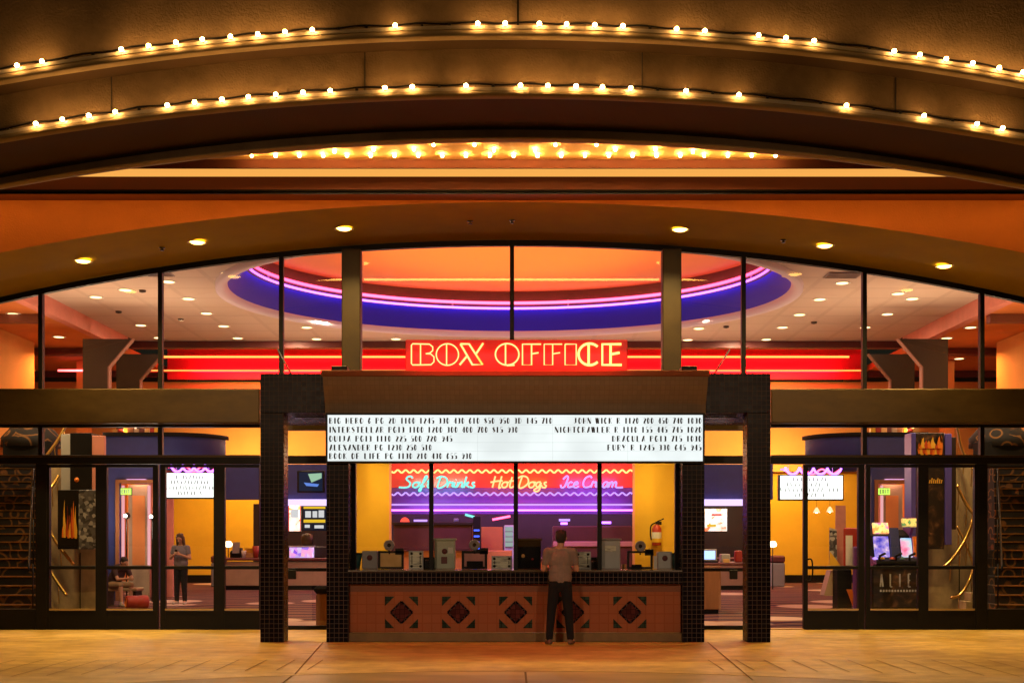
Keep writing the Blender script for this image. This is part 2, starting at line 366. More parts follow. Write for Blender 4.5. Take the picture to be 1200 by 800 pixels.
# carpet of the lobby
def carpet_mat():
    m = bpy.data.materials.new('patterned_lobby_carpet'); m.use_nodes = True; N = m.node_tree.nodes; L = m.node_tree.links
    b = N['Principled BSDF']; b.inputs['Roughness'].default_value = .95; b.inputs['Specular IOR Level'].default_value = .1
    tc = N.new('ShaderNodeTexCoord')
    wv = N.new('ShaderNodeTexWave'); wv.bands_direction = 'Y'; wv.inputs['Scale'].default_value = .42; wv.inputs['Distortion'].default_value = 9; wv.inputs['Detail'].default_value = 2; wv.inputs['Detail Scale'].default_value = .6
    L.new(tc.outputs['Object'], wv.inputs[0])
    r = N.new('ShaderNodeValToRGB'); e = r.color_ramp.elements
    for _ in range(3): e.new(.5)
    for q, (p, c) in zip(e, [(0, (.02, .012, .03)), (.35, (.09, .03, .06)), (.5, (.012, .015, .06)), (.72, (.42, .22, .14)), (1, (.03, .012, .02))]): q.position = p; q.color = (*c, 1)
    L.new(wv.outputs[1], r.inputs[0])
    vo = N.new('ShaderNodeTexVoronoi'); vo.inputs['Scale'].default_value = .42; L.new(tc.outputs['Object'], vo.inputs['Vector'])
    r2 = N.new('ShaderNodeValToRGB'); q = r2.color_ramp.elements; q[0].position = .30; q[0].color = (1, 1, 1, 1); q[1].position = .33; q[1].color = (0, 0, 0, 1); L.new(vo.outputs['Distance'], r2.inputs[0])
    mx = N.new('ShaderNodeMixRGB'); mx.inputs[2].default_value = (.50, .36, .30, 1); L.new(r2.outputs[0], mx.inputs[0]); L.new(r.outputs[0], mx.inputs[1]); L.new(mx.outputs[0], b.inputs['Base Color'])
    return m
K['carpet'] = carpet_mat()
g = MB(); g.add([(-22, 20.7, .005), (22, 20.7, .005), (22, 46, .005), (-22, 46, .005)], [(0, 1, 2, 3)])
struct(g.build('lobby_floor', K['carpet']))

# ================================================================== CANOPY ARCHES
def arch(px0, py0, k, D, lip_h, face_top, mats, name, label, bulbs, dead, ybulb_off, back, strip=True):
    """arched fascia: bottom edge z0-k*(X-X0)^2 ; bulbs on the raceway just above the lip"""
    s = F/D; X0 = px(px0, D); z0 = pz(py0, D); kk = k*s
    za = lambda X, z=z0: z-kk*(X-X0)**2
    xs = [-11+i*.25 for i in range(89)]
    t = thing(name, label, 'canopy arch', (0, D, z0), 'stepped canopy arches')
    # textured face and the soffit behind it
    m = MB(); lz = lip_h
    vs = []; 
    for X in xs: vs += [(X, D+.07, za(X)+lz), (X, D+.07, max(za(X)+lz+.05, face_top if isinstance(face_top, float) else za(X)+face_top[0])), ]
    fs = [(2*i, 2*i+2, 2*i+3, 2*i+1) for i in range(len(xs)-1)]; m.add(vs, fs)
    m.build('fascia', K['stucco'], t)
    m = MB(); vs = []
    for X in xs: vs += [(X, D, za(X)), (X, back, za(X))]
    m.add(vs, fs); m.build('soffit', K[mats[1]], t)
    # lip moulding, rounded front
    m = MB(); prof = [(.0, .0), (-.085, .012), (-.095, .03), (-.05, lz*.8), (.07, lz)]; vs = []; n = len(prof)
    for X in xs: vs += [(X, D+p[0], za(X)+p[1]) for p in prof]
    fs = [(i*n+j, (i+1)*n+j, (i+1)*n+j+1, i*n+j+1) for i in range(len(xs)-1) for j in range(n-1)]; m.add(vs, fs, smooth=True)
    m.build('moulding', K[mats[0]], t)
    if strip:
        # raceway channel on top of the moulding, and cable
        m = MB(); prof = [(-.045, lz-.065), (-.07, lz-.055), (-.07, lz-.012), (-.03, lz+.0), (.07, lz+.002)]; vs = []; n = len(prof)
        for X in xs: vs += [(X, D+p[0], za(X)+p[1]) for p in prof]
        m.add(vs, [(i*n+j, (i+1)*n+j, (i+1)*n+j+1, i*n+j+1) for i in range(len(xs)-1) for j in range(n-1)])
        m.build('raceway', K['raceway'], t)
        m = MB()
        for a, b in zip(xs, xs[1:]): pass
        pts = [(X+dx, D+.01, za(X+dx)+lz+.052+.010*math.sin((X+dx)*9)) for X in xs[:-1] for dx in (0, .125)]
        m.tube(pts, .011, 5); m.build('cable', K['blackmatte'], t)
    for i, b in enumerate(bulbs):
        X = px(b, D-.1); z = za(X)+lz+ybulb_off-.008
        m = MB().ball((X, D-.10, z+.006), .027, 10, .9); o = m.build('bulb', K['bulb'], t)
        MB().lathe([(.018, -.045), (.022, 0)], (X, D-.055, z), 8, axis='y').build('socket', K['dead'], o)
    for b in dead:
        X = px(b, D); z = za(X)+lz+ybulb_off
        MB().lathe([(.0001, .03), (.02, .028), (.022, -.02)], (X, D-.05, z), 8, axis='y').build('empty_socket', K['dead'], t)
    return t, za
b1 = [20,49,142,174,206,237,270,302,334,366,463,560,592,632,664,697,730,793,826,889,921,954,1048,1078,1109,1140,1171,1199]
d1 = [80,111,398,430,495,527,761,858,986,1017]
b2 = [42,73,104,135,196,228,260,291,323,355,387,451,483,546,610,642,675,706,739,804,866,992,1083,1145,1175]
d2 = [12,165,419,515,578,770,834,898,929,960,1022,1053,1114]
D1, D2, D3 = 14.6, 14.8, 15.85
arch(588, 47, 1.54e-4, D1, .165, 9.6, ('lip', 'shadesoffit'), 'canopy_arch', 'outermost tan stucco arch with bulbs, topmost in view', b1, d1, .0, D2+.07)
arch(593, 116, 1.49e-4, D2, .135, (.66,), ('lip', 'shadesoffit'), 'canopy_arch', 'middle tan stucco arch with a row of bulbs', b2, d2, .0, D3+.07)
arch(600, 166, 1.53e-4, D3, .06, (.55,), ('lip', 'lip'), 'canopy_arch', 'innermost plain dim stucco arch without bulbs above bright ceiling', [], [], 0, D3+.04, strip=False)
for o_arch, xs_j in ((bpy.data.objects['canopy_arch.001'], (-5.1, -1.9, 1.6, 4.8)),):
    for xj in xs_j:
        zz = pz(116, D2)-1.49e-4*F/D2*(xj-px(593, D2))**2+.15
        MB().box(xj-.006, xj+.006, D2+.06, D2+.078, zz, zz+.52).build('expansion_joint', K['dead'], o_arch)
# thin joint in the top fascia
MB().box(px(607, D1+.05)-.012, px(607, D1+.05)+.012, D1+.045, D1+.075, pz(27, D1), 9.2).build('expansion_joint', K['blackmatte'], bpy.data.objects['canopy_arch'])
m = MB().box(-12, 12, D1-.2, 18.3, 9.62, 9.8); tag(m.build('canopy_roof', K['stucco']), 'dark flat roof slab over the canopy arches', 'roof')

# ceilings stepping down to the facade
zA = pz(187, 17.26); zAb = pz(197, 17.26); zB = pz(222, 17.71); zC = 6.85
cc = thing('canopy_ceiling', 'stepped canopy ceiling with bulb ring and glowing bands behind the arches', 'ceiling', (0, 17, zA))
m = MB(); m.add([(-11, 15.9, zA), (11, 15.9, zA), (11, 17.26, zA), (-11, 17.26, zA)], [(0, 1, 2, 3)]); m.build('bulb_panel', K['yellowceil'], cc)
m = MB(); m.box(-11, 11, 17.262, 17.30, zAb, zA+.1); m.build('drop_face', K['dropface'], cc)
m = MB(); m.box(-11, 11, 17.30, 17.71, zAb+.012, zAb+.03); m.build('cove_glow_band', K['cove'], cc)  # glowing band stands for cove light falling on this ceiling step
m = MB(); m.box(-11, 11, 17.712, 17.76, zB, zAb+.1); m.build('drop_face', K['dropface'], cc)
m = MB(); m.box(-11, 11, 17.76, 18.37, zC+.02, zC+.12); m.build('rear_soffit', K['rust'], cc)
m = MB(); m.box(-11, 11, 17.72, 17.80, zB-.02, zB-.003); m.build('shadow_gap_strip', K['blackmatte'], cc)  # black strip drawn in as the shadow gap behind the drop
lamp('AREA', 'wall_fill_light', (0, 17.80, 6.80), 62, (1, .44, .09), 21, .05, target=(0, 18.36, 6.2))  # unseen lamp added behind the drop to light the orange wall
MB().box(-10.6, 10.6, 17.762, 17.79, 6.80, 6.84).build('fill_lamp_channel', K['black'], cc)  # channel added to hold the unseen wall lamp
rowz = zA-.03
for i in range(23):
    x = 295+i*27.9
    MB().ball((px(x, 17.0), 17.0, rowz), .020, 10).build('bulb', K['bulbs'], cc)
for x, y in ((508,170),(556,170),(651,170),(699,170),(438,175.5),(485,175.5),(579,176.5),(627,176.5),(721,175.5),(768,175.5),(392,178),(812,178)):
    dd = (rowz-H)*F/(628-y)
    MB().ball((px(x, dd), dd, rowz), .020, 10).build('bulb', K['bulbs'], cc)

# ================================================================== FACADE : arched wall, barrel soffit
GD = 20.75; WD = 18.36; aX0 = px(600, GD); ak = .01237; az = pz(282, GD)
ga = lambda X: az-ak*(X-aX0)**2
fac = thing('facade_wall', 'orange stucco wall with a wide olive arch over the glass front', 'wall', (0, WD, 0))
xs = [-12+i*.25 for i in range(97)]
m = MB(); vs = []
for X in xs: vs += [(X, WD, ga(X)), (X, WD, zC+.1)]
m.add(vs, [(2*i, 2*i+2, 2*i+3, 2*i+1) for i in range(len(xs)-1)]); m.build('spandrel', K['orange'], fac)
m = MB(); vs = []
for X in xs: vs += [(X, WD, ga(X)), (X, GD+.1, ga(X))]
m.add(vs, [(2*i, 2*i+2, 2*i+3, 2*i+1) for i in range(len(xs)-1)], smooth=True); m.build('arch_soffit', K['olive'], fac)
m = MB(); vs = []
for X in xs: vs += [(X, GD-.06, ga(X)-.10), (X, GD-.06, ga(X)-.002), (X, GD+.04, ga(X)-.10)]
m.add(vs, [(3*i, 3*i+3, 3*i+4, 3*i+1) for i in range(len(xs)-1)]+[(3*i, 3*i+2, 3*i+5, 3*i+3) for i in range(len(xs)-1)]); m.build('head_frame', K['black'], fac)
for sx in (-1, 1): MB().box(sx*12, sx*12.4, WD, GD, 0, 9).build('end_pier', K['orange'], fac)

DL = [(97,305,'first'), (231,283,'second'), (403,267,'third'), (797,268,'fourth'), (967,287,'fifth'), (1107,311,'last')]
def soffit_fix(x, y):
    # find depth on the arch soffit for this sight line
    best = None
    for i in range(200):
        D = WD+.1+i*(GD-WD-.2)/200; X = px(x, D); e = abs(ga(X)-pz(y, D))
        if best is None or e < best[0]: best = (e, D, X)
    return best[2], best[1], ga(best[2])
for x, y, nm in DL:
    X, D, z = soffit_fix(x, y); sl = math.atan(-2*ak*(X-aX0))
    t = thing('recessed_downlight', f'{nm} glowing round downlight from the left in the olive arch soffit', 'ceiling light', (X, D, z), 'downlights in the arch soffit')
    MB().lathe([(.15, -.012), (.155, -.02), (.135, -.022), (.13, -.004)], (X, D, z), 20).build('trim_ring', K['rim'], t)
    MB().lathe([(.0001, -.04), (.09, -.032), (.13, -.004)], (X, D, z), 20).build('lens', K['down'], t)
    lamp('SPOT', 'downlight_lamp', (X, D, z-.06), 720, (1, .65, .2), .08, target=(X, D-.25, 0), spot=135, blend=.9)
for x, y, nm in ((551,259,'left'), (600,258,'middle'), (190,290,'far left'), (918,281,'right')):
    X, D, z = soffit_fix(x, y)
    o = MB().lathe([(.05, -.001), (.05, -.01), (.015, -.012), (.015, -.04), (.035, -.042), (.035, -.05), (.0001, -.05)], (X, D, z), 12).build('fire_sprinkler', K['dead'])
    tag(o, f'small dark fire sprinkler, {nm} one in the olive arch soffit', 'sprinkler', 'sprinklers in the arch soffit')

# ---------------- glass front
sf = thing('storefront', 'tall glass shop front with thin black mullions below the arch', 'shop front', (0, GD, 0))
def mull(x, wpx, y0, y1, nm='mullion', D=GD, dp=.12, mat='black'):
    w_ = wpx/F*D; X = px(x, D)
    zt = ga(X)-.09 if y1 is None else pz(y1, D)
    return MB().bbox(X-w_/2, X+w_/2, D-dp/2, D+dp/2, pz(y0, D) if y0 is not None else 0, zt, .008).build(nm, K[mat], sf)
for x in (48.5, 188.5, 330, 871, 1012.5, 1150): mull(x, 5, 456, None)
mull(600, 5, 456, None)
for x in (412.5, 786.5):
    X = px(x, GD-.12); MB().bbox(X-.165, X+.165, GD-.25, GD+.02, 3.6, ga(X)-.1, .015).build('post', K['postbrown'], sf)
for x0, x1 in ((-40, 306), (902, 1250)):
    MB().bbox(px(x0, GD-.3), px(x1, GD-.3), GD-.42, GD-.06, pz(495.5, GD-.42), pz(455, GD-.42), .02).build('bronze_beam', K['bronze'], sf)
    MB().box(px(x0, GD), px(x1, GD), GD-.1, GD+.1, pz(500.5, GD), pz(497.2, GD)).build('head_rail', K['black'], sf)
    MB().bbox(px(x0, GD), px(x1, GD), GD-.09, GD+.09, pz(543.5, GD), pz(534, GD), .01).build('transom_bar', K['black'], sf)
    MB().bbox(px(x0, GD), px(x1, GD), GD-.105, GD-.092, pz(536, GD), pz(533.2, GD), .004).build('bronze_trim', K['bronze'], sf)
for x0, x1 in ((333, 383), (824, 875)):
    MB().box(px(x0, GD), px(x1, GD), GD-.09, GD+.09, pz(543, GD), pz(534, GD)).build('transom_bar', K['black'], sf)
    MB().box(px(x0, GD), px(x1, GD), GD-.1, GD+.1, pz(504, GD), pz(485, GD)).build('head_rail', K['bronze'], sf)
    MB().box(px(x0, GD), px(x1, GD), GD-.05, GD+.05, 0, .07).build('sill', K['black'], sf)
    MB().box(px(x0, GD), px(x1, GD), GD-.05, GD+.05, pz(669, GD), pz(665, GD)).build('push_rail', K['black'], sf)
for x, w_ in ((48.5, 5), (188.5, 5), (1012.5, 5), (1150, 5)): mull(x, w_, 534, 500.5)
# fixed door-height framing
for x, w_ in ((49.5, 13), (1149.5, 13)): mull(x, w_, 737, 543.5, 'door_post')
# glass above
def pane(x0, x1, y0, y1, nm='glass_pane', par=None, D=GD):
    m = MB(); X0, X1 = px(x0, D), px(x1, D)
    if y1 is None:
        q = 12; P = [(X0+(X1-X0)*i/q) for i in range(q+1)]; vs = []
        for X in P: vs += [(X, D, pz(y0, D)), (X, D, ga(X)-.05)]
        m.add(vs, [(2*i, 2*i+2, 2*i+3, 2*i+1) for i in range(q)])
    else: m.add([(X0, D, pz(y0, D)), (X1, D, pz(y0, D)), (X1, D, pz(y1, D)), (X0, D, pz(y1, D))], [(0, 1, 2, 3)])
    return m.build(nm, K['glass'], par or sf)
for x0, x1 in ((-90, 46), (51, 186), (191, 327.5), (332.5, 406), (419, 597.5), (602.5, 780), (793, 868.5), (873.5, 1010), (1015, 1147.5), (1152.5, 1290)): pane(x0, x1, 470, None)
for x0, x1 in ((-40, 46), (51, 186), (191, 306), (333, 383), (824, 870), (903, 1010), (1015, 1147.5), (1152.5, 1250)): pane(x0, x1, 534, 500)
for x0, x1 in ((333, 383), (824, 870)): pane(x0, x1, 733, 543)
pane(-40, 43, 720, 543); pane(1156, 1250, 720, 543)
for x0, x1 in ((-40, 43), (1156, 1250)): MB().box(px(x0, GD), px(x1, GD), GD-.06, GD+.06, 0, pz(713, GD)).build('sill', K['black'], sf)
MB().box(px(903, GD), px(941, GD), GD-.07, GD+.07, .004, .02).build('threshold', K['rim'], sf)
# door leaves
def door(x0, x1, label, ls=7, rs=7, handle=None, open_=0):
    t = thing('glass_door', label, 'door', (px(x0, GD), GD, 0), 'black framed glass doors')
    X0, X1 = px(x0, GD), px(x1, GD); u = 1/F*GD; m = MB(); d = .045
    zt = pz(543.5, GD)-.01
    m.box(X0, X0+ls*u, GD-d, GD+d, .01, zt).box(X1-rs*u, X1, GD-d, GD+d, .01, zt)
    m.box(X0+ls*u, X1-rs*u, GD-d, GD+d, zt-.05, zt)
    m.box(X0+ls*u, X1-rs*u, GD-d+.005, GD+d-.005, .01, pz(715, GD)); m.build('door_frame', K['black'], t)
    MB().bbox(X0+ls*u, X1-rs*u, GD-d-.03, GD-d+.02, pz(666.5, GD), pz(662.5, GD), .006).build('push_bar', K['black'], t)
    mm = MB(); mm.add([(X0+ls*u, GD, .1), (X1-rs*u, GD, .1), (X1-rs*u, GD, zt), (X0+ls*u, GD, zt)], [(0, 1, 2, 3)]); mm.build('glass_pane', K['glass'], t)
    MB().box(X0+ls*u, X1-rs*u, GD-d-.012, GD-d+.001, pz(714.5, GD), pz(712.5, GD)).build('bottom_bead', K['rim'], t)
    if handle:
        X = X0 if handle < 0 else X1; e = 1 if handle < 0 else -1
        hx = X+e*2*u; pts = spline([(hx, GD-d, 1.22), (hx+e*.10, GD-d-.06, 1.22), (hx+e*.10, GD-d-.06, .88), (hx, GD-d, .88)], 5)
        MB().tube(pts, .014, 8).build('handle', K['black'], t)
door(56, 119, 'closed glass door in front of the hanging banner column at left', 3, 6)
door(119, 186, 'glass door showing the seated person and red drum inside', 7, 6)
door(188.5, 257, 'glass door showing the standing woman with a phone', 6, 6)
door(257, 305, 'glass door beside the left tiled pillar', 7, 1)
door(941, 1012, 'glass door next to the open doorway, small looped pull handle', 5, 7, handle=-1)
door(1014, 1081, 'glass door with the arcade machine behind it', 5, 6)
door(1081, 1143, 'glass door showing curved brass handrails behind', 6, 2)
# ================================================================== BOX OFFICE BOOTH
BD = 18.25
bo = thing('ticket_booth', 'black tiled box office booth with terracotta front projecting from the glass facade', 'booth', (0, BD, 0))
def pbx(x0, x1, D0, D1_, y0, y1, Dz=None, b=.006):
    Dz = Dz or D0
    return MB().bbox(px(x0, D0), px(x1, D0), D0, D1_, max(.0, pz(y0, Dz)), pz(y1, Dz), b)
for sx in (-1, 1):
    a, b = sorted((sx*px(305, BD), sx*px(332.5, BD)))
    MB().bbox(a, b, BD, BD+.36, 0, 3.55, .006).build('pillar', K['tile'], bo)
    a, b = sorted((sx*px(305, BD), sx*px(380.5, BD)))
    MB().bbox(a, b, BD+.002, GD-.44, 3.552, pz(437.5, BD), .006).build('lintel_block', K['tile'], bo)
    a, b = sorted((sx*px(338, BD), sx*px(380, BD)))
    MB().box(a, b, BD+.5, BD+.53, 3.52, 3.548).build('chrome_trim', K['chrome'], bo)
    a, b = sorted((sx*px(382.5, BD), sx*px(408.5, BD)))
    MB().bbox(a, b, BD+.003, GD-.5, 0, 2.80, .006).build('column', K['tile'], bo) if False else MB().bbox(a, b, BD+.003, BD+.42, 0, 2.80, .006).build('column', K['tile'], bo)
    # slim side frame behind the column
    a, b = sorted((sx*px(413, 18.7), sx*px(417.5, 18.7)))
    MB().box(a, b, 18.62, 18.74, 1.0, 2.98).build('side_frame', K['black'], bo)
# header cove (tiled concave band) with cornice
prof = [(BD-.22, pz(441, BD-.22)), (BD-.17, pz(452, BD-.17)), (BD-.08, pz(463, BD-.1)), (BD, pz(473, BD)), (BD+.02, pz(485, BD)), (BD+.5, pz(485, BD)), (BD+.5, pz(441, BD-.22))]
MB().prismx(prof, px(380.5, BD)+.003, px(827.5, BD)-.003).build('cove_header', K['covetile'], bo)
MB().bbox(px(379, BD), px(829, BD), BD-.25, BD+.6, pz(440.5, BD-.25), pz(433.5, BD-.25), .01).build('cornice', K['rust'], bo)
MB().box(px(382, BD), px(826, BD), BD+.6, GD-.45, 2.96, 3.0).build('booth_ceiling', K['brown'], bo)
MB().box(px(382, BD), px(826, BD), BD+.15, BD+.30, 2.79, 3.55).build('header_beam', K['blackmatte'], bo)
# base
bl, br = px(408.5, BD)+.002, px(799, BD)-.002
MB().bbox(bl-.0, br, BD-.06, BD+.50, pz(684, BD-.06), pz(669.5, BD-.06), .006).build('counter_ledge', K['tile'], bo)
MB().box(bl, br, BD-.07, BD+.62, pz(669.3, BD-.07), pz(667.8, BD-.07)).build('counter_top', K['chrome'], bo)
MB().box(bl, br, BD+.10, BD+.50, .145, pz(684, BD)).build('front_panel', K['terra'], bo)
MB().box(bl, br, BD+.094, BD+.099, pz(693, BD+.1), pz(684.2, BD)).build('shade_band', K['terrashade'], bo)  # darker terracotta strip, the ledge's shade put into the colour
MB().bbox(bl-.02, br+.02, BD+.05, BD+.11, 0, .143, .012).build('kick_band', K['kick'], bo)
zc = pz(717, BD+.1)
for i in range(5):
    X = px(470.5+i*66.9, BD+.1); u = BD/F
    m = MB()
    for sx in (-1, 1):
        for sz in (-1, 1):
            cx, cz = X+sx*19.5*u, zc+sz*18.5*u; L_ = 11*u
            pts = [(cx, cz), (cx-sx*L_, cz), (cx, cz-sz*L_)]
            m.prism(pts, BD+.092, BD+.1)
    o = m.build('corner_triangle_tile', K['greentile'], bo)
    r = 12.5*u; MB().prism([(X-r, zc), (X, zc+r), (X+r, zc), (X, zc-r)], BD+.088, BD+.1).build('diamond_tile', [K['redtile']], bo)
    r2 = 12.8*u; q = MB()
    for (a, b) in (((X-r2, zc), (X, zc+r2)), ((X, zc+r2), (X+r2, zc)), ((X+r2, zc), (X, zc-r2)), ((X, zc-r2), (X-r2, zc))): q.ribbon([a, b], .03, BD+.084, .01)
    q.build('diamond_border', K['tile'], bo)
# booth window
for x in (505.5, 604.5, 702.5): MB().bbox(px(x, 18.66)-.035, px(x, 18.66)+.035, 18.62, 18.70, 1.1, 2.98, .006).build('window_mullion', K['black'], bo)
m = MB(); m.add([(px(415, 18.66), 18.66, 1.1), (px(792, 18.66), 18.66, 1.1), (px(792, 18.66), 18.66, 2.9), (px(415, 18.66), 18.66, 2.9)], [(0, 1, 2, 3)]); m.build('window_glass', K['glass'], bo)
# booth back wall (mustard) each side of the rear opening
for a, b in ((-2.92, px(458, 21)), (px(742, 21), 2.92)):
    MB().bbox(a, b, 21.0, 21.12, .006, 3.5, .004).build('rear_wall', K['yellow'], bo)
for x in (457.5, 742.5): MB().box(px(x, 20.98)-.02, px(x, 20.98)+.02, 20.96, 20.998, 1.0, 3.0).build('jamb_trim', K['pinkwall'], bo)
for sx in (-1, 1): MB().box(min(sx*2.9, sx*2.86), max(sx*2.9, sx*2.86), BD+.43, 20.95, 0, 2.95).build('side_wall', K['yellow'], bo)
MB().box(-2.85, 2.85, 18.95, 19.3, .80, .86).build('inner_desk', K['wood'], bo)
lamp('AREA', 'booth_ceiling_lamp', (-2.35, 19.9, 2.93), 32, (1, .72, .30), .35, target=(-2.5, 20.9, 1.2))
lamp('AREA', 'booth_ceiling_lamp', (2.35, 19.9, 2.93), 32, (1, .72, .30), .35, target=(2.5, 20.9, 1.2))
for sx in (-1, 1):
    t = thing('ceiling_light', ('left' if sx < 0 else 'right')+' flat square lamp on the booth ceiling', 'ceiling light', (sx*2.35, 19.9, 2.96))
    MB().box(sx*2.35-.2, sx*2.35+.2, 19.7, 20.1, 2.945, 2.959).build('frame', K['white'], t)

# ---------------- marquee light box with showtimes
mq = thing('marquee_sign', 'long backlit white showtimes board with black letters above the booth window', 'sign', (0, BD, 2.8))
MD = 18.12
X0, X1, Z0, Z1 = px(384, MD), px(823.5, MD), pz(540, MD), pz(486, MD)
MB().box(X0, X1, MD, MD+.02, Z0, Z1).build('light_panel', K['lightbox'], mq)
m = MB()
for a in ((X0-.03, X1+.03, MD-.015, MD+.15, Z1+.001, Z1+.03), (X0-.03, X1+.03, MD-.015, MD+.15, Z0-.03, Z0-.001), (X0-.03, X0-.001, MD-.015, MD+.15, Z0, Z1), (X1+.001, X1+.03, MD-.015, MD+.15, Z0, Z1), (X0, X1, MD+.03, MD+.14, Z0, Z1)): m.box(*a)
m.build('frame', K['black'], mq)
T, t_ = 'T', 't'
G = {
'A': [(T, (.42,1),(.16,0)), (t_, (.42,1),(.55,0)), (t_, (.3,.3),(.5,.3))],
'B': [(T, (.14,0),(.14,1)), (t_, (.14,1),(.45,.95),(.48,.7),(.2,.52),(.52,.35),(.48,.05),(.14,0))],
'C': [(T, (.30,1),(.14,.75),(.14,.25),(.30,0)), (t_, (.30,1),(.52,.85)), (t_, (.3,0),(.52,.15))],
'D': [(T, (.14,0),(.14,1)), (t_, (.14,1),(.45,.85),(.52,.5),(.45,.15),(.14,0))],
'E': [(T, (.14,0),(.14,1)), (t_, (.14,1),(.5,1)), (t_, (.14,.5),(.42,.5)), (t_, (.14,0),(.5,0))],
'F': [(T, (.14,0),(.14,1)), (t_, (.14,1),(.5,1)), (t_, (.14,.5),(.42,.5))],
'G': [(T, (.30,1),(.14,.75),(.14,.25),(.30,0)), (t_, (.30,1),(.52,.85)), (t_, (.3,0),(.52,.1),(.52,.42),(.36,.42))],
'H': [(T, (.14,0),(.14,1)), (t_, (.14,.5),(.5,.5)), (t_, (.52,0),(.52,1))],
'I': [(T, (.2,0),(.2,1))],
'J': [(T, (.36,1),(.36,.15)), (t_, (.36,.1),(.2,0),(.08,.15))],
'K': [(T, (.14,0),(.14,1)), (t_, (.2,.5),(.52,1)), (t_, (.25,.55),(.54,0))],
'L': [(T, (.14,0),(.14,1)), (t_, (.14,0),(.5,0))],
'N': [(t_, (.06,0),(.06,1)), (T, (.08,1),(.50,0)), (t_, (.55,0),(.55,1))],
'O': [(T, (.26,1),(.14,.75),(.14,.25),(.26,0)), (t_, (.28,1),(.5,.8),(.54,.5),(.5,.2),(.28,0))],
'P': [(T, (.14,0),(.14,1)), (t_, (.14,1),(.48,.95),(.5,.62),(.2,.5))],
'R': [(T, (.14,0),(.14,1)), (t_, (.14,1),(.48,.95),(.48,.62),(.2,.5)), (t_, (.25,.5),(.54,0))],
'S': [(T, (.12,.85),(.48,.25)), (t_, (.5,.9),(.3,1),(.12,.85)), (t_, (.48,.2),(.3,0),(.08,.12))],
'T': [(T, (.3,0),(.3,1)), (t_, (.05,1),(.55,1))],
'U': [(T, (.14,1),(.14,.2),(.28,0)), (t_, (.28,0),(.52,.2),(.52,1))],
'V': [(T, (.1,1),(.3,0)), (t_, (.3,0),(.52,1))],
'W': [(T, (.08,1),(.22,0)), (T, (.34,1),(.48,0)), (t_, (.22,0),(.34,1)), (t_, (.48,0),(.62,1))],
'X': [(T, (.08,1),(.5,0)), (t_, (.5,1),(.08,0))],
'Y': [(T, (.08,1),(.3,.45)), (t_, (.3,.45),(.52,1)), (t_, (.3,.45),(.3,0))],
'Z': [(t_, (.08,1),(.5,1)), (T, (.5,1),(.1,0)), (t_, (.1,0),(.52,0))],
'0': [(T, (.22,1),(.13,.7),(.13,.3),(.22,0)), (t_, (.24,1),(.42,.75),(.42,.25),(.24,0))],
'1': [(T, (.22,0),(.22,1))],
'2': [(T, (.42,.85),(.14,.05)), (t_, (.1,.8),(.25,1),(.42,.85)), (t_, (.12,0),(.46,0))],
'3': [(T, (.32,.95),(.32,.05)), (t_, (.08,.9),(.3,1)), (t_, (.15,.52),(.3,.52)), (t_, (.08,.08),(.3,0))],
'4': [(T, (.34,0),(.34,1)), (t_, (.34,1),(.05,.3),(.48,.3))],
'5': [(T, (.3,.55),(.42,.3),(.3,.05)), (t_, (.42,1),(.12,1),(.12,.6),(.3,.55)), (t_, (.08,.05),(.3,0))],
'6': [(T, (.3,1),(.13,.6),(.13,.25),(.24,0)), (t_, (.24,0),(.42,.25),(.26,.5),(.13,.4))],
'7': [(T, (.44,1),(.2,0)), (t_, (.06,1),(.44,1))],
'8': [(T, (.12,.85),(.42,.2)), (t_, (.42,.85),(.25,1),(.12,.85)), (t_, (.42,.85),(.12,.2),(.26,0),(.42,.2))],
'9': [(T, (.42,.8),(.42,.4),(.24,0)), (t_, (.42,.8),(.26,1),(.12,.8),(.2,.52),(.42,.6))],
}
def text_row(parent, txt, x_start, x_end, y_top, y_bot, D, name='letter_row', mat='letter', right=False, th=.008):
    adv = lambda c: .55 if c == ' ' else (.82 if c in 'WM' else .60 if c.isdigit() else (.52 if c == 'I' else .74))
    tot = sum(adv(c) for c in txt)
    Xa, Xb = px(x_start, D), px(x_end, D); za, zb = pz(y_bot, D), pz(y_top, D); h = zb-za; sx = (Xb-Xa)/tot
    m = MB(); x = Xa
    for c in txt:
        if c in G:
            for st in G[c]:
                wd = (.27 if st[0] == 'T' else .05)*h
                m.ribbon([(x+p[0]*sx, za+p[1]*h) for p in st[1:]], wd, D-th, th)
        x += adv(c)*sx
    return m.build(name, K[mat], parent)
m = MB()
for y in (488.3, 498.6, 509, 519.3, 529.4): m.box(X0+.01, X1-.01, MD-.004, MD-.001, pz(y+9.35, MD), pz(y+9.05, MD))
for k in range(1, 5): m.box(X0+(X1-X0)*k/5-.002, X0+(X1-X0)*k/5+.002, MD-.005, MD-.0045, Z0, Z1)
m.build('letter_track', emit('lit_track', (.62, .68, .66), 1), mq)
rows = [("BIG HERO 6 PG 2D 1100 1245 330 430 610 850 950 3D 145 710", 385.5, 648, 489.5), ("INTERSTELLAR PG13 1100 1200 300 400 700 815 930", 385.5, 608, 500),
        ("OUIJA PG13 1110 225 500 720 945", 385.5, 531, 510.5), ("ALEXANDER PG 1230 250 510", 385.5, 507, 520.8), ("BOOK OF LIFE PG 1130 210 430 655 930", 385.5, 554, 530.8),
        ("JOHN WICK R 1120 200 450 740 1030", 672, 823, 489.5), ("NIGHTCRAWLER R 1110 155 445 745 1020", 650, 823, 500), ("DRACULA PG13 715 1030", 717, 823, 510.5), ("FURY R 1245 330 645 945", 711.5, 823, 520.8)]
for tx, a, b, y in rows: text_row(mq, tx, a, b, y, y+6.6, MD-.001)

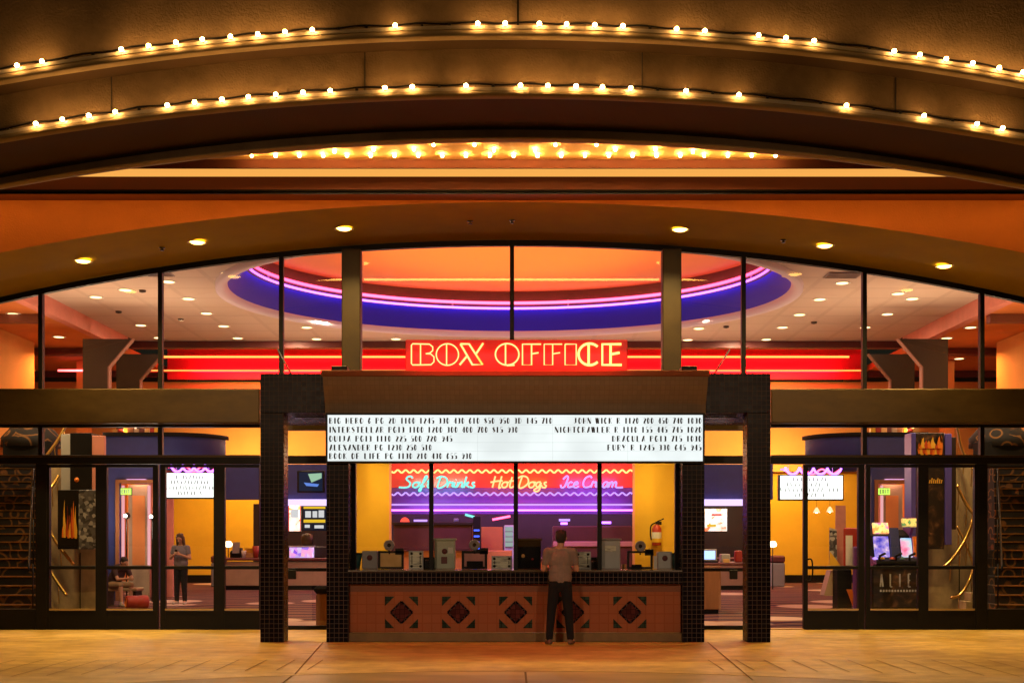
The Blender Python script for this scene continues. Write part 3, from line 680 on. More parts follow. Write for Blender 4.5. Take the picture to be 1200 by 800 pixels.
# ---------------- red neon sign
ns = thing('neon_sign', 'red box office neon sign standing on the booth cornice', 'neon sign', (0, 18.4, 4.2))
ND = 18.32
MB().bbox(px(475, ND), px(735.5, ND), ND, ND+.14, pz(434, ND), pz(398, ND), .012).build('sign_face', K['signback'], ns)
def Q(x, y): return (px(460+x/4.138, ND), ND-.05, pz(390+y/4.138, ND))
def nt_(pts, r=.011, cl=False, sm=False):
    p = [Q(*q) for q in pts]
    if sm: p = spline(p, 4, cl)
    MBn.tube(p, r, 6, closed=cl)
def circ(cx, cy_, rx, ry, a0=0, a1=360, n=28): return [(cx+rx*math.cos(R(a0+(a1-a0)*i/n)), cy_+ry*math.sin(R(a0+(a1-a0)*i/n))) for i in range(n+1)]
letters = {
 'B': [[(140,157),(98,157),(93,150),(93,62),(99,55),(180,57),(196,70),(196,88),(182,100),(162,103)], [(162,103),(186,104),(202,118),(202,142),(188,156),(140,157)], [(137,56),(137,156)]],
 'O': [circ(267,107,54,52), [(263,56),(263,158)]],
 'X': [[(330,56),(372,56),(437,156),(388,156),(330,56)], [(440,52),(406,103)], [(364,112),(326,157)]],
 'O2': [circ(556,106,57,52), [(548,54),(548,157)], [(555,160),(592,158)]],
 'F': [[(720,57),(630,57),(630,157),(674,157),(674,58)], [(674,104),(708,98)]],
 'F2': [[(822,57),(735,57),(735,157),(776,157),(776,58)], [(776,104),(812,98)]],
 'I': [[(836,57),(890,57),(890,157),(836,157),(836,57)]],
 'C': [circ(955,106,54,52,-45,-315)[::1], [(950,55),(950,157)]],
 'E': [[(1108,57),(1016,57),(1016,157),(1110,157)], [(1056,57),(1056,157)], [(1056,106),(1100,98)]],
}
hot = {'X': .017, 'C': .020, 'E': .020, 'O2': .013, 'F': .013}
for k, strokes in letters.items():
    MBn = MB()
    for s_ in strokes: nt_(s_, hot.get(k, .011))
    MBn.build('neon_letter', K['nyellow'] if k in ('C', 'E') else K['nhot'], ns)
for z in (.3, .7):
    pass
MB().box(px(482, ND), px(486, ND), ND+.03, ND+.1, pz(436, ND)-.02, pz(433.9, ND)).box(px(724, ND), px(728, ND), ND+.03, ND+.1, pz(436, ND)-.02, pz(433.9, ND)).build('bracket', K['black'], ns)
lamp('AREA', 'neon_sign_glow', (0, ND-.35, 4.5), 100, (1, .03, .03), 3.2, .3, target=(0, ND-.2, 3))
t = thing('junction_box', 'small black electrical box with slanted rod on the left lintel', 'box', (px(397, 18.5), 18.5, 4.2), 'black boxes on the lintels')
MB().bbox(px(389, 18.5), px(408, 18.5), 18.4, 18.7, 4.172, 4.30, .01).build('housing', K['black'], t)
MB().tube([(px(342, 18.6), 18.6, 4.18), (px(318, 18.9), 19.4, pz(409, 19.4))], .012, 6).build('stay_rod', K['black'], t)
t = thing('junction_box', 'small black electrical box with slanted rod on the right lintel', 'box', (px(808, 18.5), 18.5, 4.2), 'black boxes on the lintels')
MB().bbox(px(798, 18.5), px(816, 18.5), 18.4, 18.7, 4.172, 4.30, .01).build('housing', K['black'], t)
MB().tube([(px(836, 18.6), 18.6, 4.18), (px(862, 18.9), 19.4, pz(409, 19.4))], .012, 6).build('stay_rod', K['black'], t)

# ---------------- things on the booth counter, behind the glass
CT = 1.118; CD = 18.80
K['amberpic'] = ramp_mat('amber_card', 'noise', 5, [(.3, (.62, .34, .10)), (.7, (.8, .5, .2))]); K['pinkcard'] = pbr('pink_card', (.55, .22, .20), .5, var=.2)
K['printed'] = ramp_mat('printed_notice', 'noise', 14, [(.38, (.30, .29, .24)), (.47, (.72, .70, .56)), (.7, (.8, .78, .62))], stretch=(.5, 1, 4)); K['pale'] = pbr('pale_green_metal', (.42, .46, .36), .4, var=.1)
K['teal'] = pbr('teal_plastic', (.03, .12, .13), .4)
def cb(x0, x1, y0, D=CD, dep=.12): return px(x0, D), px(x1, D), D, D+dep, CT, pz(y0, D)
def frame_on(label, x0, x1, y0, face, name='framed_notice', cat='notice', b=.03, ornate=False, D=CD, fm='black', group=None):
    a = cb(x0, x1, y0, D, .03); t = thing(name, label, cat, ((a[0]+a[1])/2, D, CT), group); m = MB()
    m.box(a[0], a[0]+b, *a[2:]).box(a[1]-b, a[1], *a[2:]).box(a[0]+b, a[1]-b, a[2], a[3], a[5]-b, a[5]).box(a[0]+b, a[1]-b, a[2], a[3], a[4], a[4]+b)
    m.build('frame', K[fm], t)
    if face: MB().box(a[0]+b, a[1]-b, D+.012, D+.02, a[4]+b, a[5]-b).build('sheet', K[face], t)
    if ornate:
        q = MB(); cx, cz = (a[0]+a[1])/2, (a[4]+a[5])/2
        for sx in (-1, 1):
            for sz in (-1, 1): q.lathe([(.0001, -.004), (.022, 0), (.022, .008)], (cx+sx*((a[1]-a[0])/2-.045), D+.008, cz+sz*((a[5]-a[4])/2-.045)), 10, axis='y')
            q.box(cx+sx*((a[1]-a[0])/2-.05)-.006, cx+sx*((a[1]-a[0])/2-.05)+.006, D+.004, D+.012, a[4]+.08, a[5]-.08)
        q.build('ornament', K['black'], t)
    return t
def box_on(label, x0, x1, y0, mat, name, cat, slot=True, D=CD, dep=.18, group=None, top=None):
    a = cb(x0, x1, y0, D, dep); t = thing(name, label, cat, ((a[0]+a[1])/2, D, CT), group)
    MB().bbox(*a, .012).build('case', K[mat], t)
    if slot: MB().lathe([(.0001, -.004), (.045, -.003), (.045, .002)], ((a[0]+a[1])/2, D-.001, a[4]+.62*(a[5]-a[4])), 12, axis='y').build('slot', K['maroon'], t).scale = (1, 1, 1)
    if top: MB().bbox(a[0]-.02, a[1]+.02, D-.02, D+dep+.02, a[5], a[5]+.035, .01).build('lid', K[top], t)
    return t
def bucket(label, x, mat):
    X = px(x, CD); t = thing('waste_cup', label, 'bin', (X, CD, CT), 'bins at the ends of the counter')
    MB().lathe([(.0001, CT), (.05, CT), (.09, CT+.24), (.083, CT+.24), (.05, CT+.03)], (X, CD+.1, 0), 16).build('cup', K[mat], t)
    MB().lathe([(.088, CT+.235), (.098, CT+.24), (.098, CT+.255), (.085, CT+.255)], (X, CD+.1, 0), 16).build('rim', K['black'], t)
def disc_on(label, x, y, xb):
    X = px(x, CD-.03); z = pz(y, CD-.03); t = thing('speaker_disc', label, 'speaker', (X, CD-.03, z), 'round speakers over the ticket windows')
    MB().lathe([(.0001, -.015), (.055, -.012), (.06, -.022), (.082, -.018), (.088, 0), (.07, .02), (.0001, .02)], (X, CD-.03, z), 20, axis='y').build('disc', K['grey'], t)
    MB().lathe([(.0001, -.022), (.03, -.018), (.032, -.01)], (X, CD-.03, z), 14, axis='y').build('grille', K['blackmatte'], t)
    MB().bbox(px(xb-6, CD), px(xb+4, CD), CD, CD+.06, z-.15, z-.05, .005).build('bracket', K['black'], t)
    MB().tube([(X, CD, z-.08), (X, CD, z-.14)], .012, 6).build('stem', K['black'], t)
bucket('dark tapered cup at the left end of the booth counter', 417, 'teal'); bucket('dark tapered cup at the right end of the booth counter', 792, 'teal')
box_on('grey metal ticket box with a dark slot, left end of counter', 424, 442.5, 645, 'grey', 'ticket_box', 'box', group='grey slotted boxes on the counter')
box_on('grey metal ticket box with a dark slot, below the fire extinguisher', 770.5, 788, 646, 'greylt', 'ticket_box', 'box', group='grey slotted boxes on the counter')
frame_on('open black framed amber card beside the left grey ticket box', 443, 473, 645, 'amberpic', b=.035)
disc_on('round grey speaker over the amber card', 456, 638.5, 469)
frame_on('white notice in an ornate black frame, leftmost on the counter', 479, 496, 645, 'printed', ornate=True, b=.02, fm='greylt', group='ornate notices on the counter')
frame_on('white notice in an ornate black frame left of the person', 576, 600, 651, 'printed', ornate=True, b=.02, fm='greylt', group='ornate notices on the counter')
frame_on('white notice in an ornate black frame right of the person', 674, 692.5, 646, 'printed', ornate=True, b=.02, fm='greylt', group='ornate notices on the counter')
box_on('small black card reader beside the left mullion', 497, 505, 656, 'black', 'card_reader', 'card reader', False)
box_on('small black card reader right of the person at the window', 693.5, 700, 657, 'black', 'card_reader', 'card reader', False)
box_on('tall pale green ticket machine with a cap, by the first mullion', 509, 533, 633, 'pale', 'ticket_machine', 'machine', True, top='pale', dep=.25)
box_on('tall grey ticket machine with a cap, right of the person', 703.5, 727, 633, 'greylt', 'ticket_machine', 'machine', False, top='grey', dep=.25)
box_on('tall dark ticket machine left of the person at the window', 606, 634, 633, 'blackmatte', 'ticket_machine', 'machine', False, top='brown', dep=.25)
frame_on('black frame with a pink card above a dark slot, centre left', 541, 571, 645, 'pinkcard', b=.04)
disc_on('round grey speaker over the pink card', 556, 638, 568)
frame_on('black framed window card in front of the right mustard wall', 735, 765, 645, None, b=.035)
disc_on('round grey speaker below the fire extinguisher', 750.5, 639.5, 762)
# fire extinguisher on the booth's rear wall
X = px(769, 20.9); t = thing('fire_extinguisher', 'red and white fire extinguisher hanging on the mustard booth wall', 'fire extinguisher', (X, 20.9, 1.3))
z0, z1 = pz(639, 20.9), pz(614, 20.9)
MB().lathe([(.0001, z0), (.075, z0), (.085, z0+.02), (.085, z1-.08), (.06, z1-.03), (.025, z1), (.0001, z1)], (X, 20.85, 0), 18).build('cylinder', K['red'], t)
MB().lathe([(.0865, z0+.09), (.0865, z1-.14)], (X, 20.85, 0), 18).build('white_label', K['white'], t)
MB().lathe([(.088, z0+.06), (.088, z0+.13)], (X, 20.85, 0), 18).build('yellow_label', K['yellow'], t)
MB().bbox(X-.02, X+.09, 20.83, 20.87, z1-.01, z1+.05, .006).tube([(X+.01, 20.85, z1+.05), (X+.13, 20.85, z1+.10)], .012, 6).build('valve_handle', K['black'], t)
MB().tube(spline([(X-.02, 20.82, z1+.03), (X-.10, 20.80, z1-.02), (X-.115, 20.80, z1-.15), (X-.10, 20.80, z0+.10)], 5), .013, 7).build('hose', K['black'], t)

def paper(x0, x1, y0, y1, D, mat, label):
    o = MB().box(px(x0, D), px(x1, D), D-.003, D, pz(y1, D), pz(y0, D)).build('paper_notice', K[mat]); tag(o, label, 'notice', 'papers taped inside the booth window')
K['paperw'] = pbr('white_paper', (.7, .68, .62), .8)
paper(766, 770, 651, 666, 18.72, 'paperw', 'narrow white paper strip beside the right grey ticket box')
paper(517, 524, 652, 660, 18.79, 'maroon', 'dark red notice stuck on the tall pale green machine')
paper(525, 531, 641, 648, 18.79, 'paperw', 'small white notice high on the tall pale green machine')
paper(709, 722, 639, 646, 18.79, 'printed', 'printed strip on the tall grey machine right of the person')
paper(547, 566, 657, 666, 18.785, 'blackmatte', 'dark slot plate under the pink card frame')
paper(740, 752, 661, 667, 18.785, 'blackmatte', 'dark slot plate under the empty black frame')
for i, (x, y, r_, mt, lb) in enumerate(((613, 651, .03, 'amberpic', 'amber glowing button on the tall dark ticket machine'), (624, 655, .02, 'red', 'red button on the tall dark ticket machine'))):
    o = MB().lathe([(.0001, -.01), (r_, -.008), (r_, 0)], (px(x, 18.79), 18.79, pz(y, 18.79)), 12, axis='y').build('button', K[mt]); tag(o, lb, 'button')
for i, (x, h_, mt, lb) in enumerate(((487, .10, 'greylt', 'pale mug on the inner desk behind the leftmost notice'), (586, .12, 'red', 'red cup on the inner desk behind the notice left of the person'), (672, .14, 'pale', 'pale cup on the inner desk right of the person'), (731, .11, 'wood', 'brown cup on the inner desk by the right mullion'))):
    X = px(x, 19.1); o = MB().lathe([(.0001, .861), (.035, .861), (.042, .861+h_+.22), (.036, .861+h_+.22), (.03, .88)], (X, 19.1, 0), 14).build('cup', K[mt]); tag(o, lb, 'cup', 'cups on the inner desk')
for x, lb in ((497, 'left'), (690, 'right')):
    t = thing('monitor', f'black computer monitor on the inner desk, {lb} one seen from behind', 'monitor', (px(x, 19.2), 19.2, .861))
    MB().bbox(px(x, 19.2)-.2, px(x, 19.2)+.2, 19.15, 19.19, 1.0, 1.30, .01).build('screen_back', K['black'], t); MB().bbox(px(x, 19.2)-.03, px(x, 19.2)+.03, 19.17, 19.22, .861, 1.05, .006).build('stand', K['black'], t)
# ================================================================== LOBBY
CZ = 7.8; OX, OD, OR, OE = -.15, 29.9, 7.27, .80
def sq(m):
    m.v = [(v[0], OD+(v[1]-OD)*OE, v[2]) for v in m.v]; return m
# ceiling with the round opening
m = MB(); n = 72; vs = []
for i in range(n):
    a = 2*math.pi*i/n; c_, s_ = math.cos(a), math.sin(a); vs.append((OX+OR*c_, OD+OE*OR*s_, CZ))
for i in range(n):
    a = 2*math.pi*i/n; c_, s_ = math.cos(a), math.sin(a)
    k = min((12-OX*(1 if c_ > 0 else -1))/abs(c_) if abs(c_) > 1e-6 else 99, ((37.2-OD) if s_ > 0 else (OD-GD-.1))/abs(s_) if abs(s_) > 1e-6 else 99)
    vs.append((OX+k*c_, OD+k*s_, CZ))
m.add(vs, [(i, (i+1) % n, n+(i+1) % n, n+i) for i in range(n)])
for sx in (-1, 1):
    for yy, s2 in ((GD+.1, -1), (37.2, 1)):
        # fill the four corners
        best = [v for v in vs[n:] if abs(v[0]-sx*12) < .01]; e = max(best, key=lambda v: s2*v[1]); bb = [v for v in vs[n:] if abs(v[1]-yy) < .01]; f = max(bb, key=lambda v: sx*v[0])
        m.add([e, (sx*12, yy, CZ), f], [(0, 1, 2)])
struct(m.build('lobby_ceiling', K['ceil']))
dm = thing('ceiling_dome', 'round recessed ceiling dome ringed with pink and violet neon', 'ceiling dome', (OX, OD, CZ))
c0 = (OX, OD, 0)
sq(MB().lathe([(OR+.06, CZ-.001), (OR+.05, CZ-.12), (OR+.02, CZ-.14), (OR-.16, CZ-.12), (OR-.24, CZ+.02)], c0, 96)).build('rim', K['lilac'], dm)
sq(MB().lathe([(OR-.24, CZ+.021), (OR-.45, CZ+.35), (OR-.56, CZ+.60)], c0, 96)).build('cove_band', K['bluecove'], dm)
sq(MB().lathe([(OR-.56, CZ+.601), (OR-.60, CZ+.62), (OR-.60, CZ+1.15)], c0, 96)).build('inner_band', K['maroon'], dm)
sq(MB().lathe([(OR-.60, CZ+1.151), (4, CZ+1.22), (.001, CZ+1.25)], c0, 96)).build('dome_top', K['domeorange'], dm)
cp = lambda r, z, a0=0, a1=360, k=120: [(OX+r*math.cos(R(a0+(a1-a0)*i/k)), OD+OE*r*math.sin(R(a0+(a1-a0)*i/k)), z) for i in range(k)]
MB().tube(cp(OR-.66, CZ+.64), .034, 6, closed=True).build('violet_neon_tube', K['nviolet'], dm)
MB().tube(cp(OR-.66, CZ+.80), .048, 6, closed=True).build('pink_neon_tube', K['npink'], dm)
for i in range(12):
    a = R(15+30*i); r = OR-.63
    MB().cbox((OX+r*math.cos(a), OD+OE*r*math.sin(a), CZ+.75), (.05, .05, .25)).build('tube_clip', K['greylt'], dm)
lamp('AREA', 'dome_fill_light', (OX, OD, CZ+.15), 300, (1, .42, .12), 8, target=(OX, OD, CZ+3));  # unseen disc lamp added inside the dome to light its top
bpy.data.objects['dome_fill_light'].data.shape = 'DISK'

# beam, side drops, side ceilings, walls
BZ = pz(407.5, 37.2)
struct(MB().box(-12.2, 12.2, 37.2, 37.5, BZ, CZ+.2).build('ceiling_beam', K['maroon']))
for sx in (-1, 1):
    a, b = sorted((sx*12, sx*12.25)); struct(MB().box(a, b, GD+.12, 36.5, CZ-.42, CZ+.1).build('pink_soffit', K['pinkwall']))
    a, b = sorted((sx*12.25, sx*20)); struct(MB().box(a, b, GD+.12, 44, CZ-.40, CZ-.2).build('side_ceiling', K['orangewall']))
    a, b = sorted((sx*14.3, sx*20)); struct(MB().box(a, b, 22, 35, 4.2, CZ-.41).build('side_wall', K['amber']))
    for D in (30.5, 36, 41): struct(MB().box(min(sx*12.3, sx*20), max(sx*12.3, sx*20), D, D+.25, CZ-.62, CZ-.41).build('ceiling_beam', K['maroon']))
    for i, xx in enumerate((14.0, 12.7)): struct(MB().box(min(sx*xx, sx*(xx+.35)), max(sx*xx, sx*(xx+.35)), 38.5, 38.9, 0, CZ-.41).build('lobby_wall', K['orangewall']))
struct(MB().box(-21, 21, 41.5, 41.8, 0, 3.9).build('lobby_wall', K['yellow']))
struct(MB().box(-21, 21, 41.3, 41.6, 3.9, 7.05).build('upper_wall', K['amber']))
struct(MB().box(-12, 12, 40.6, 40.8, 7.05, 9.0).build('red_cove_wall', K['redpanel']))
struct(MB().box(-12, 12, 37.4, 41, 9.0, 9.1).build('upper_ceiling', K['pinkwall']))
struct(MB().box(-21, 21, 41.44, 41.49, 0, .28).build('skirting', K['black']))
for sx in (-1, 1): struct(MB().box(min(sx*21, sx*21.3), max(sx*21, sx*21.3), 20.7, 42, 0, 8).build('end_wall', K['orangewall']))
for (z, xa, xb, D) in ((pz(418, 40.3), px(190, 40.3), px(995, 40.3), 40.3), (pz(434, 40), px(172, 40), px(1010, 40), 40.0)):
    t = thing('neon_strip', ('upper' if D > 40.1 else 'lower')+' long orange neon strip on the red back cove', 'neon strip', ((xa+xb)/2, D, z), 'long neon strips over the back hall')
    MB().tube([(xa, D, z), (xb, D, z)], .034 if D > 40.1 else .02, 6).build('tube', K['norange'], t)
    MB().box(xa, xb, D+.04, D+.12, z-.05, z+.05).build('tray', K['redpanel'], t)
for sx in (-1, 1):
    t = thing('neon_strip', f'short red neon strip over the {"left" if sx<0 else "right"} side corridor', 'neon strip', (sx*13.2, 38.3, pz(434, 38.3)))
    a, b = (px(68, 38.3), px(100, 38.3)) if sx < 0 else (px(1086, 38.3), px(1108, 38.3))
    MB().tube([(a, 38.3, pz(434, 38.3)), (b, 38.3, pz(434, 38.3))], .035, 6).build('tube', K['nred'], t)
lamp('AREA', 'red_cove_light', (0, 39.9, 7.15), 1500, (1, .02, .06), 22, .3, target=(0, 40.7, 8.6))
lamp('AREA', 'back_hall_lamp', (0, 39.4, 6.9), 420, (1, .55, .18), 20, .6, target=(0, 41.4, 4.6))
# lobby downlights
def cl(x, y, zc, lab, grp, D=None):
    D = (zc-H)*F/(628-y); X = px(x, D)
    t = thing('ceiling_downlight', lab, 'ceiling light', (X, D, zc), grp)
    MB().lathe([(.20, -.002), (.20, -.012), (.15, -.012), (.14, -.004)], (X, D, zc), 18).build('trim_ring', K['white'], t)
    MB().lathe([(.0001, -.009), (.145, -.009)], (X, D, zc), 18).build('lens', K['lobbylens'], t); return X, D
K['lobbylens'] = emit('lit_lobby_lens', (1, .70, .30), 4)
LL = [(147,339.6),(112.5,348),(197,330),(221,350),(242,367),(262,382),(278.5,396),(165,381),(186,395.6),(359.5,383.5),(371,397),(267,320),(464,397)]
RR = [(926,322.7),(987,331.5),(960.7,350.7),(937,368.6),(917,383.5),(898,397.6),(819,384.8),(806,398),(1052.5,344),(1069,350),(1040,368),(1014,383.5)]
o_ = ['first','second','third','fourth','fifth','sixth','seventh','eighth','ninth','tenth','eleventh','twelfth','thirteenth']
for side, L_ in (('left', LL), ('right', RR)):
    for i, (x, y) in enumerate(sorted(L_)):
        X, D = cl(x, y, CZ, f'small oval downlight, {o_[i]} from the left in the pale ceiling {side} of the dome' if side == 'right' else f'small round downlight, {o_[i]} from the left in the pale ceiling left of the dome', 'downlights in the pale lobby ceiling')
SL = [(16,367.6,'left corridor, nearest the glass'),(69,394.6,'left corridor ceiling, middle one'),(96,409,'left corridor ceiling, farthest one')]
SR = [(1173,371,'right corridor, nearest the glass'),(1137.5,383.5,'right corridor ceiling, second one'),(1109.5,396,'right corridor ceiling, third one'),(1124,420,'right corridor ceiling, farthest one')]
for x, y, lb in SL+SR: cl(x, y, CZ-.40, 'downlight in the orange '+lb, 'downlights in the side corridors')
for x, y, lb in ((204,430,'left end'),(320,441,'left of the neon sign'),(668,440,'behind the neon sign'),(868,440,'right of the neon sign')): pass
for (x, y, wx, nm) in ((185, 320, 16, 'left'), (988, 322, 20, 'right')):
    D = (CZ-H)*F/(628-y)
    t = MB().box(px(x-wx, D), px(x+wx, D), D-.3, D+.3, CZ-.02, CZ-.003)
    for k in range(5): t.box(px(x-wx, D)+.03, px(x+wx, D)-.03, D-.28+k*.12, D-.24+k*.12, CZ-.035, CZ-.02)
    tag(t.build('air_vent', K['grey']), f'dark rectangular ceiling vent on the {nm} side near the glass', 'vent')
for x, y, nm in ((167,340,'left'),(139,364.5,'far left'),(212,373.5,'lower left'),(744+107,382,'lower right'),(954,377,'right'),(609,246,'centre')):
    if y > 300:
        D = (CZ-H)*F/(628-y); tag(MB().lathe([(.09, -.002), (.08, -.05), (.0001, -.07)], (px(x, D), D, CZ), 12).build('smoke_detector', K['dead']), f'small dark smoke detector in the pale ceiling, {nm} one', 'smoke detector')
# lamps carrying the light of the lobby downlights, apart from the fixtures
for X in (-9.5, -5.5, 5.5, 9.5):
    for D in (23.5, 33.5): lamp('AREA', 'lobby_ceiling_lamp', (X, D, CZ-.05), 150, (1, .74, .45), .35, target=(X, D, 0))
for X in (-7, 0, 7): lamp('AREA', 'lobby_ceiling_lamp', (X, 36.4, CZ-.05), 150, (1, .7, .4), .35, target=(X, 36.9, 0))
for sx in (-1, 1):
    lamp('AREA', 'corridor_lamp', (sx*13.5, 27, CZ-.5), 140, (1, .5, .15), .5, target=(sx*14.6, 28, 4))
    lamp('AREA', 'corridor_lamp', (sx*13.5, 35, CZ-.7), 90, (1, .35, .10), .5, target=(sx*13.5, 36, 0))
    lamp('AREA', 'wall_wash_lamp', (sx*8.8, 39.2, 4.6), 150, (1, .62, .15), 2.4, .4, target=(sx*8.8, 41.5, 1.4))
# unseen uplights, added to brighten the pale ceiling
lamp('AREA', 'ceiling_fill_light', (0, 35.6, 3.95), 420, (1, .64, .36), 16, .4, target=(0, 31, 9))
for sx in (-1, 1): lamp('AREA', 'ceiling_fill_light', (sx*10.2, 30.3, 4.35), 230, (1, .62, .36), 4, .4, target=(sx*8, 27, 9))

# fins (angled brown wall brackets)
for sx in (-1, 1):
    for D, dx in ((31.0, 0), (33.6, 0)):
        t = thing('wall_fin', f'{"front" if D < 32 else "rear"} dark brown angled wall fin with salmon edge, {"left" if sx < 0 else "right"} side', 'wall fin', (sx*10.5, D, 5), 'brown fins at the lobby sides')
        u = D/F; xi = 449*31/F; x2 = 477*31/F; xo = 507*31/F; zt = 6.83; zm = pz(430, 31)
        P = [(-sx*-1*0+sx*xo, zt), (sx*xi, zt), (sx*x2, zm), (sx*x2, 4.6), (sx*xo, 4.6)]
        MB().prism(P, D, D+.12).build('panel', K['brown'], t)
        e = MB(); th = .035
        for (a, b) in ((P[1], P[2]), (P[2], P[3])):
            q = [(a[0], a[1]), (b[0], b[1]), (b[0]-sx*th, b[1]), (a[0]-sx*th, a[1])]; e.prism(q, D-.06, D+.14)
        e.build('edge_trim', K['mauve'], t)

# navy side rooms with doors (left and right)
def mx(x, s): return x if s < 0 else 1208-x
for s in (-1, 1):
    D = 30.0; P = lambda x, d=D: px(mx(x, s), d); side = 'left' if s < 0 else 'right'
    def bx(m, xa, xb, *r): a, b = sorted((xa, xb)); return m.box(a, b, *r)
    t = thing('navy_kiosk', f'dark blue rounded wall block with an orange lit doorway on the {side}', 'wall', (P(150), D, 0), 'navy wall blocks in the lobby')
    zt = pz(511, D); zd = pz(566, D)
    m = MB(); bx(m, P(122), P(139), D, D+.2, 0, zt); bx(m, P(180), P(187), D, D+.2, 0, zt); bx(m, P(139), P(180), D, D+.2, zd, zt)
    bx(m, P(187), P(190), D, D+.2, 3.35, zt); m.lathe([(.01, 3.35), (1.3, 3.35), (1.3, zt)], (P(190), D+1.3, 0), 24, a0=-90 if s < 0 else 180, a1=0 if s < 0 else 270); m.build('wall', K['navy'], t)
    m = MB(); bx(m, P(121), P(189), D-.06, D+1.3, zt, zt+.1); m.lathe([(.01, zt), (1.38, zt), (1.38, zt+.1), (.01, zt+.1)], (P(190), D+1.3, 0), 24, a0=-90 if s < 0 else 180, a1=0 if s < 0 else 270); m.build('cap', K['blackmatte'], t)
    m = MB(); bx(m, P(136), P(140), D-.05, D-.002, 0, zd+.09); bx(m, P(179.5), P(183.5), D-.05, D-.002, 0, zd+.09); bx(m, P(140), P(179.5), D-.05, D-.002, zd, zd+.09); m.build('door_frame', K['wood'], t)
    m = MB(); bx(m, P(134), P(181), D+1.6, D+1.7, 0, zt-.2); bx(m, P(134), P(181), D+.2, D+1.6, zd+.25, zd+.3); m.build('back_room', K['pinkwall'], t)
    m = MB(); bx(m, P(145), P(170), D+.35, D+.41, 0, zd-.02); m.build('inner_door', K['tan'], t)
    m = MB(); bx(m, P(150), P(165), D+.335, D+.349, .9, zd-.3); m.build('door_panel', K['orangewall'], t)
    m = MB(); 
    for xx in (142.5, 173): bx(m, P(xx-1.6), P(xx+1.6), D+.1, D+.14, .9, zd-.05)
    m.build('lit_jamb_glow', K['npink_soft'] if 'npink_soft' in K else K.setdefault('npink_soft', neon('soft_pink_jamb_glow', (1, .20, .22), .95, .35)), t)  # jambs made to glow in place of pink light falling on them
    lamp('AREA', 'stair_fill_light', (s*9.6, 22.6, 5.6), 75, (1, .66, .28), .4, target=(s*9.3, 24.4, 1.5))  # unseen lamp added to brighten the stairs, rails and pier
    lamp('AREA', 'doorway_lamp', (P(160), D+.2, zd+.15), 34, (1, .48, .28), .5, target=(P(160), D+.9, 0))
    e = thing('exit_sign', f'green lit EXIT sign above the {side} orange doorway', 'sign', (P(149), D-.1, pz(576, D)), 'green exit signs')
    D2 = D+.05; a, b = sorted((px(143 if s < 0 else 1055-26.5, D2), px(154.5 if s < 0 else 1055-13.5, D2))); zb, zc_ = pz(579.5, D2), pz(572, D2)
    MB().box(a, b, D2-.1, D2-.04, zb, zc_).build('lit_panel', K.setdefault('exitg', emit('exit_green', (.55, 1, .12), 1.5)), e)
    MB().box(a-.01, b+.01, D2-.04, D2, zb-.01, zc_+.01).build('case', K['black'], e)
    xa = a; m = MB(); h = zc_-zb; wd = (b-a)/4.6
    for i, c in enumerate('EXIT'):
        for st in G[c]: m.ribbon([(a+.02+i*wd+q[0]*wd*1.4, zb+h*.22+q[1]*h*.56) for q in st[1:]], .022, D2-.106, .005)
    m.build('exit_letters', K['greylt'], e)
    # merchandise on the balcony
    rnd = random.Random(5+s)
    cols = ['amberpic', 'red', 'yellow', 'wood', 'tan', 'maroon']
    for i in range(9):
        q = P(137+i*6.2, D+.5); w_ = .05+.05*rnd.random(); h_ = .10+.12*rnd.random()
        c_ = ['amber', 'red', 'yellow', 'brown', 'tan', 'maroon'][i % 6]
        o = MB().bbox(q-w_, q+w_, D+.35, D+.5, zt+.1, zt+.1+h_, .008).build('display_box', K[cols[i % 6]])
        tag(o, f'{c_} box standing on the {side} navy kiosk top, {["first","second","third","fourth","fifth","sixth","seventh","eighth","ninth"][i]} from the side wall', 'box', 'small boxes along the kiosk tops')
# two bright spotlights in the left doorway
for x, y, nm in ((147, 604, 'left'), (177, 605, 'right')):
    D = 29.3; t = thing('spotlight', f'bright white spotlight in front of the left navy doorway, {nm} one', 'spotlight', (px(x, D), D, pz(y, D)))
    MB().ball((px(x, D), D, pz(y, D)), .04, 12).build('lamp', K.setdefault('spotw', emit('white_spot', (1, .85, .6), 40)), t)
    MB().lathe([(.06, .0), (.085, .1), (.05, .16), (.0001, .17)], (px(x, D), D+.02, pz(y, D)), 14, axis='y').build('housing', K['black'], t).scale = (1, 1, 1)
    MB().tube([(px(x, D), D+.1, pz(y, D)), (px(x, D), D+.1, 0)], .018, 6).build('stand', K['black'], t)
    lamp('POINT', 'spotlight_lamp', (px(x, D), D-.12, pz(y, D)), 30, (1, .85, .65), .05)

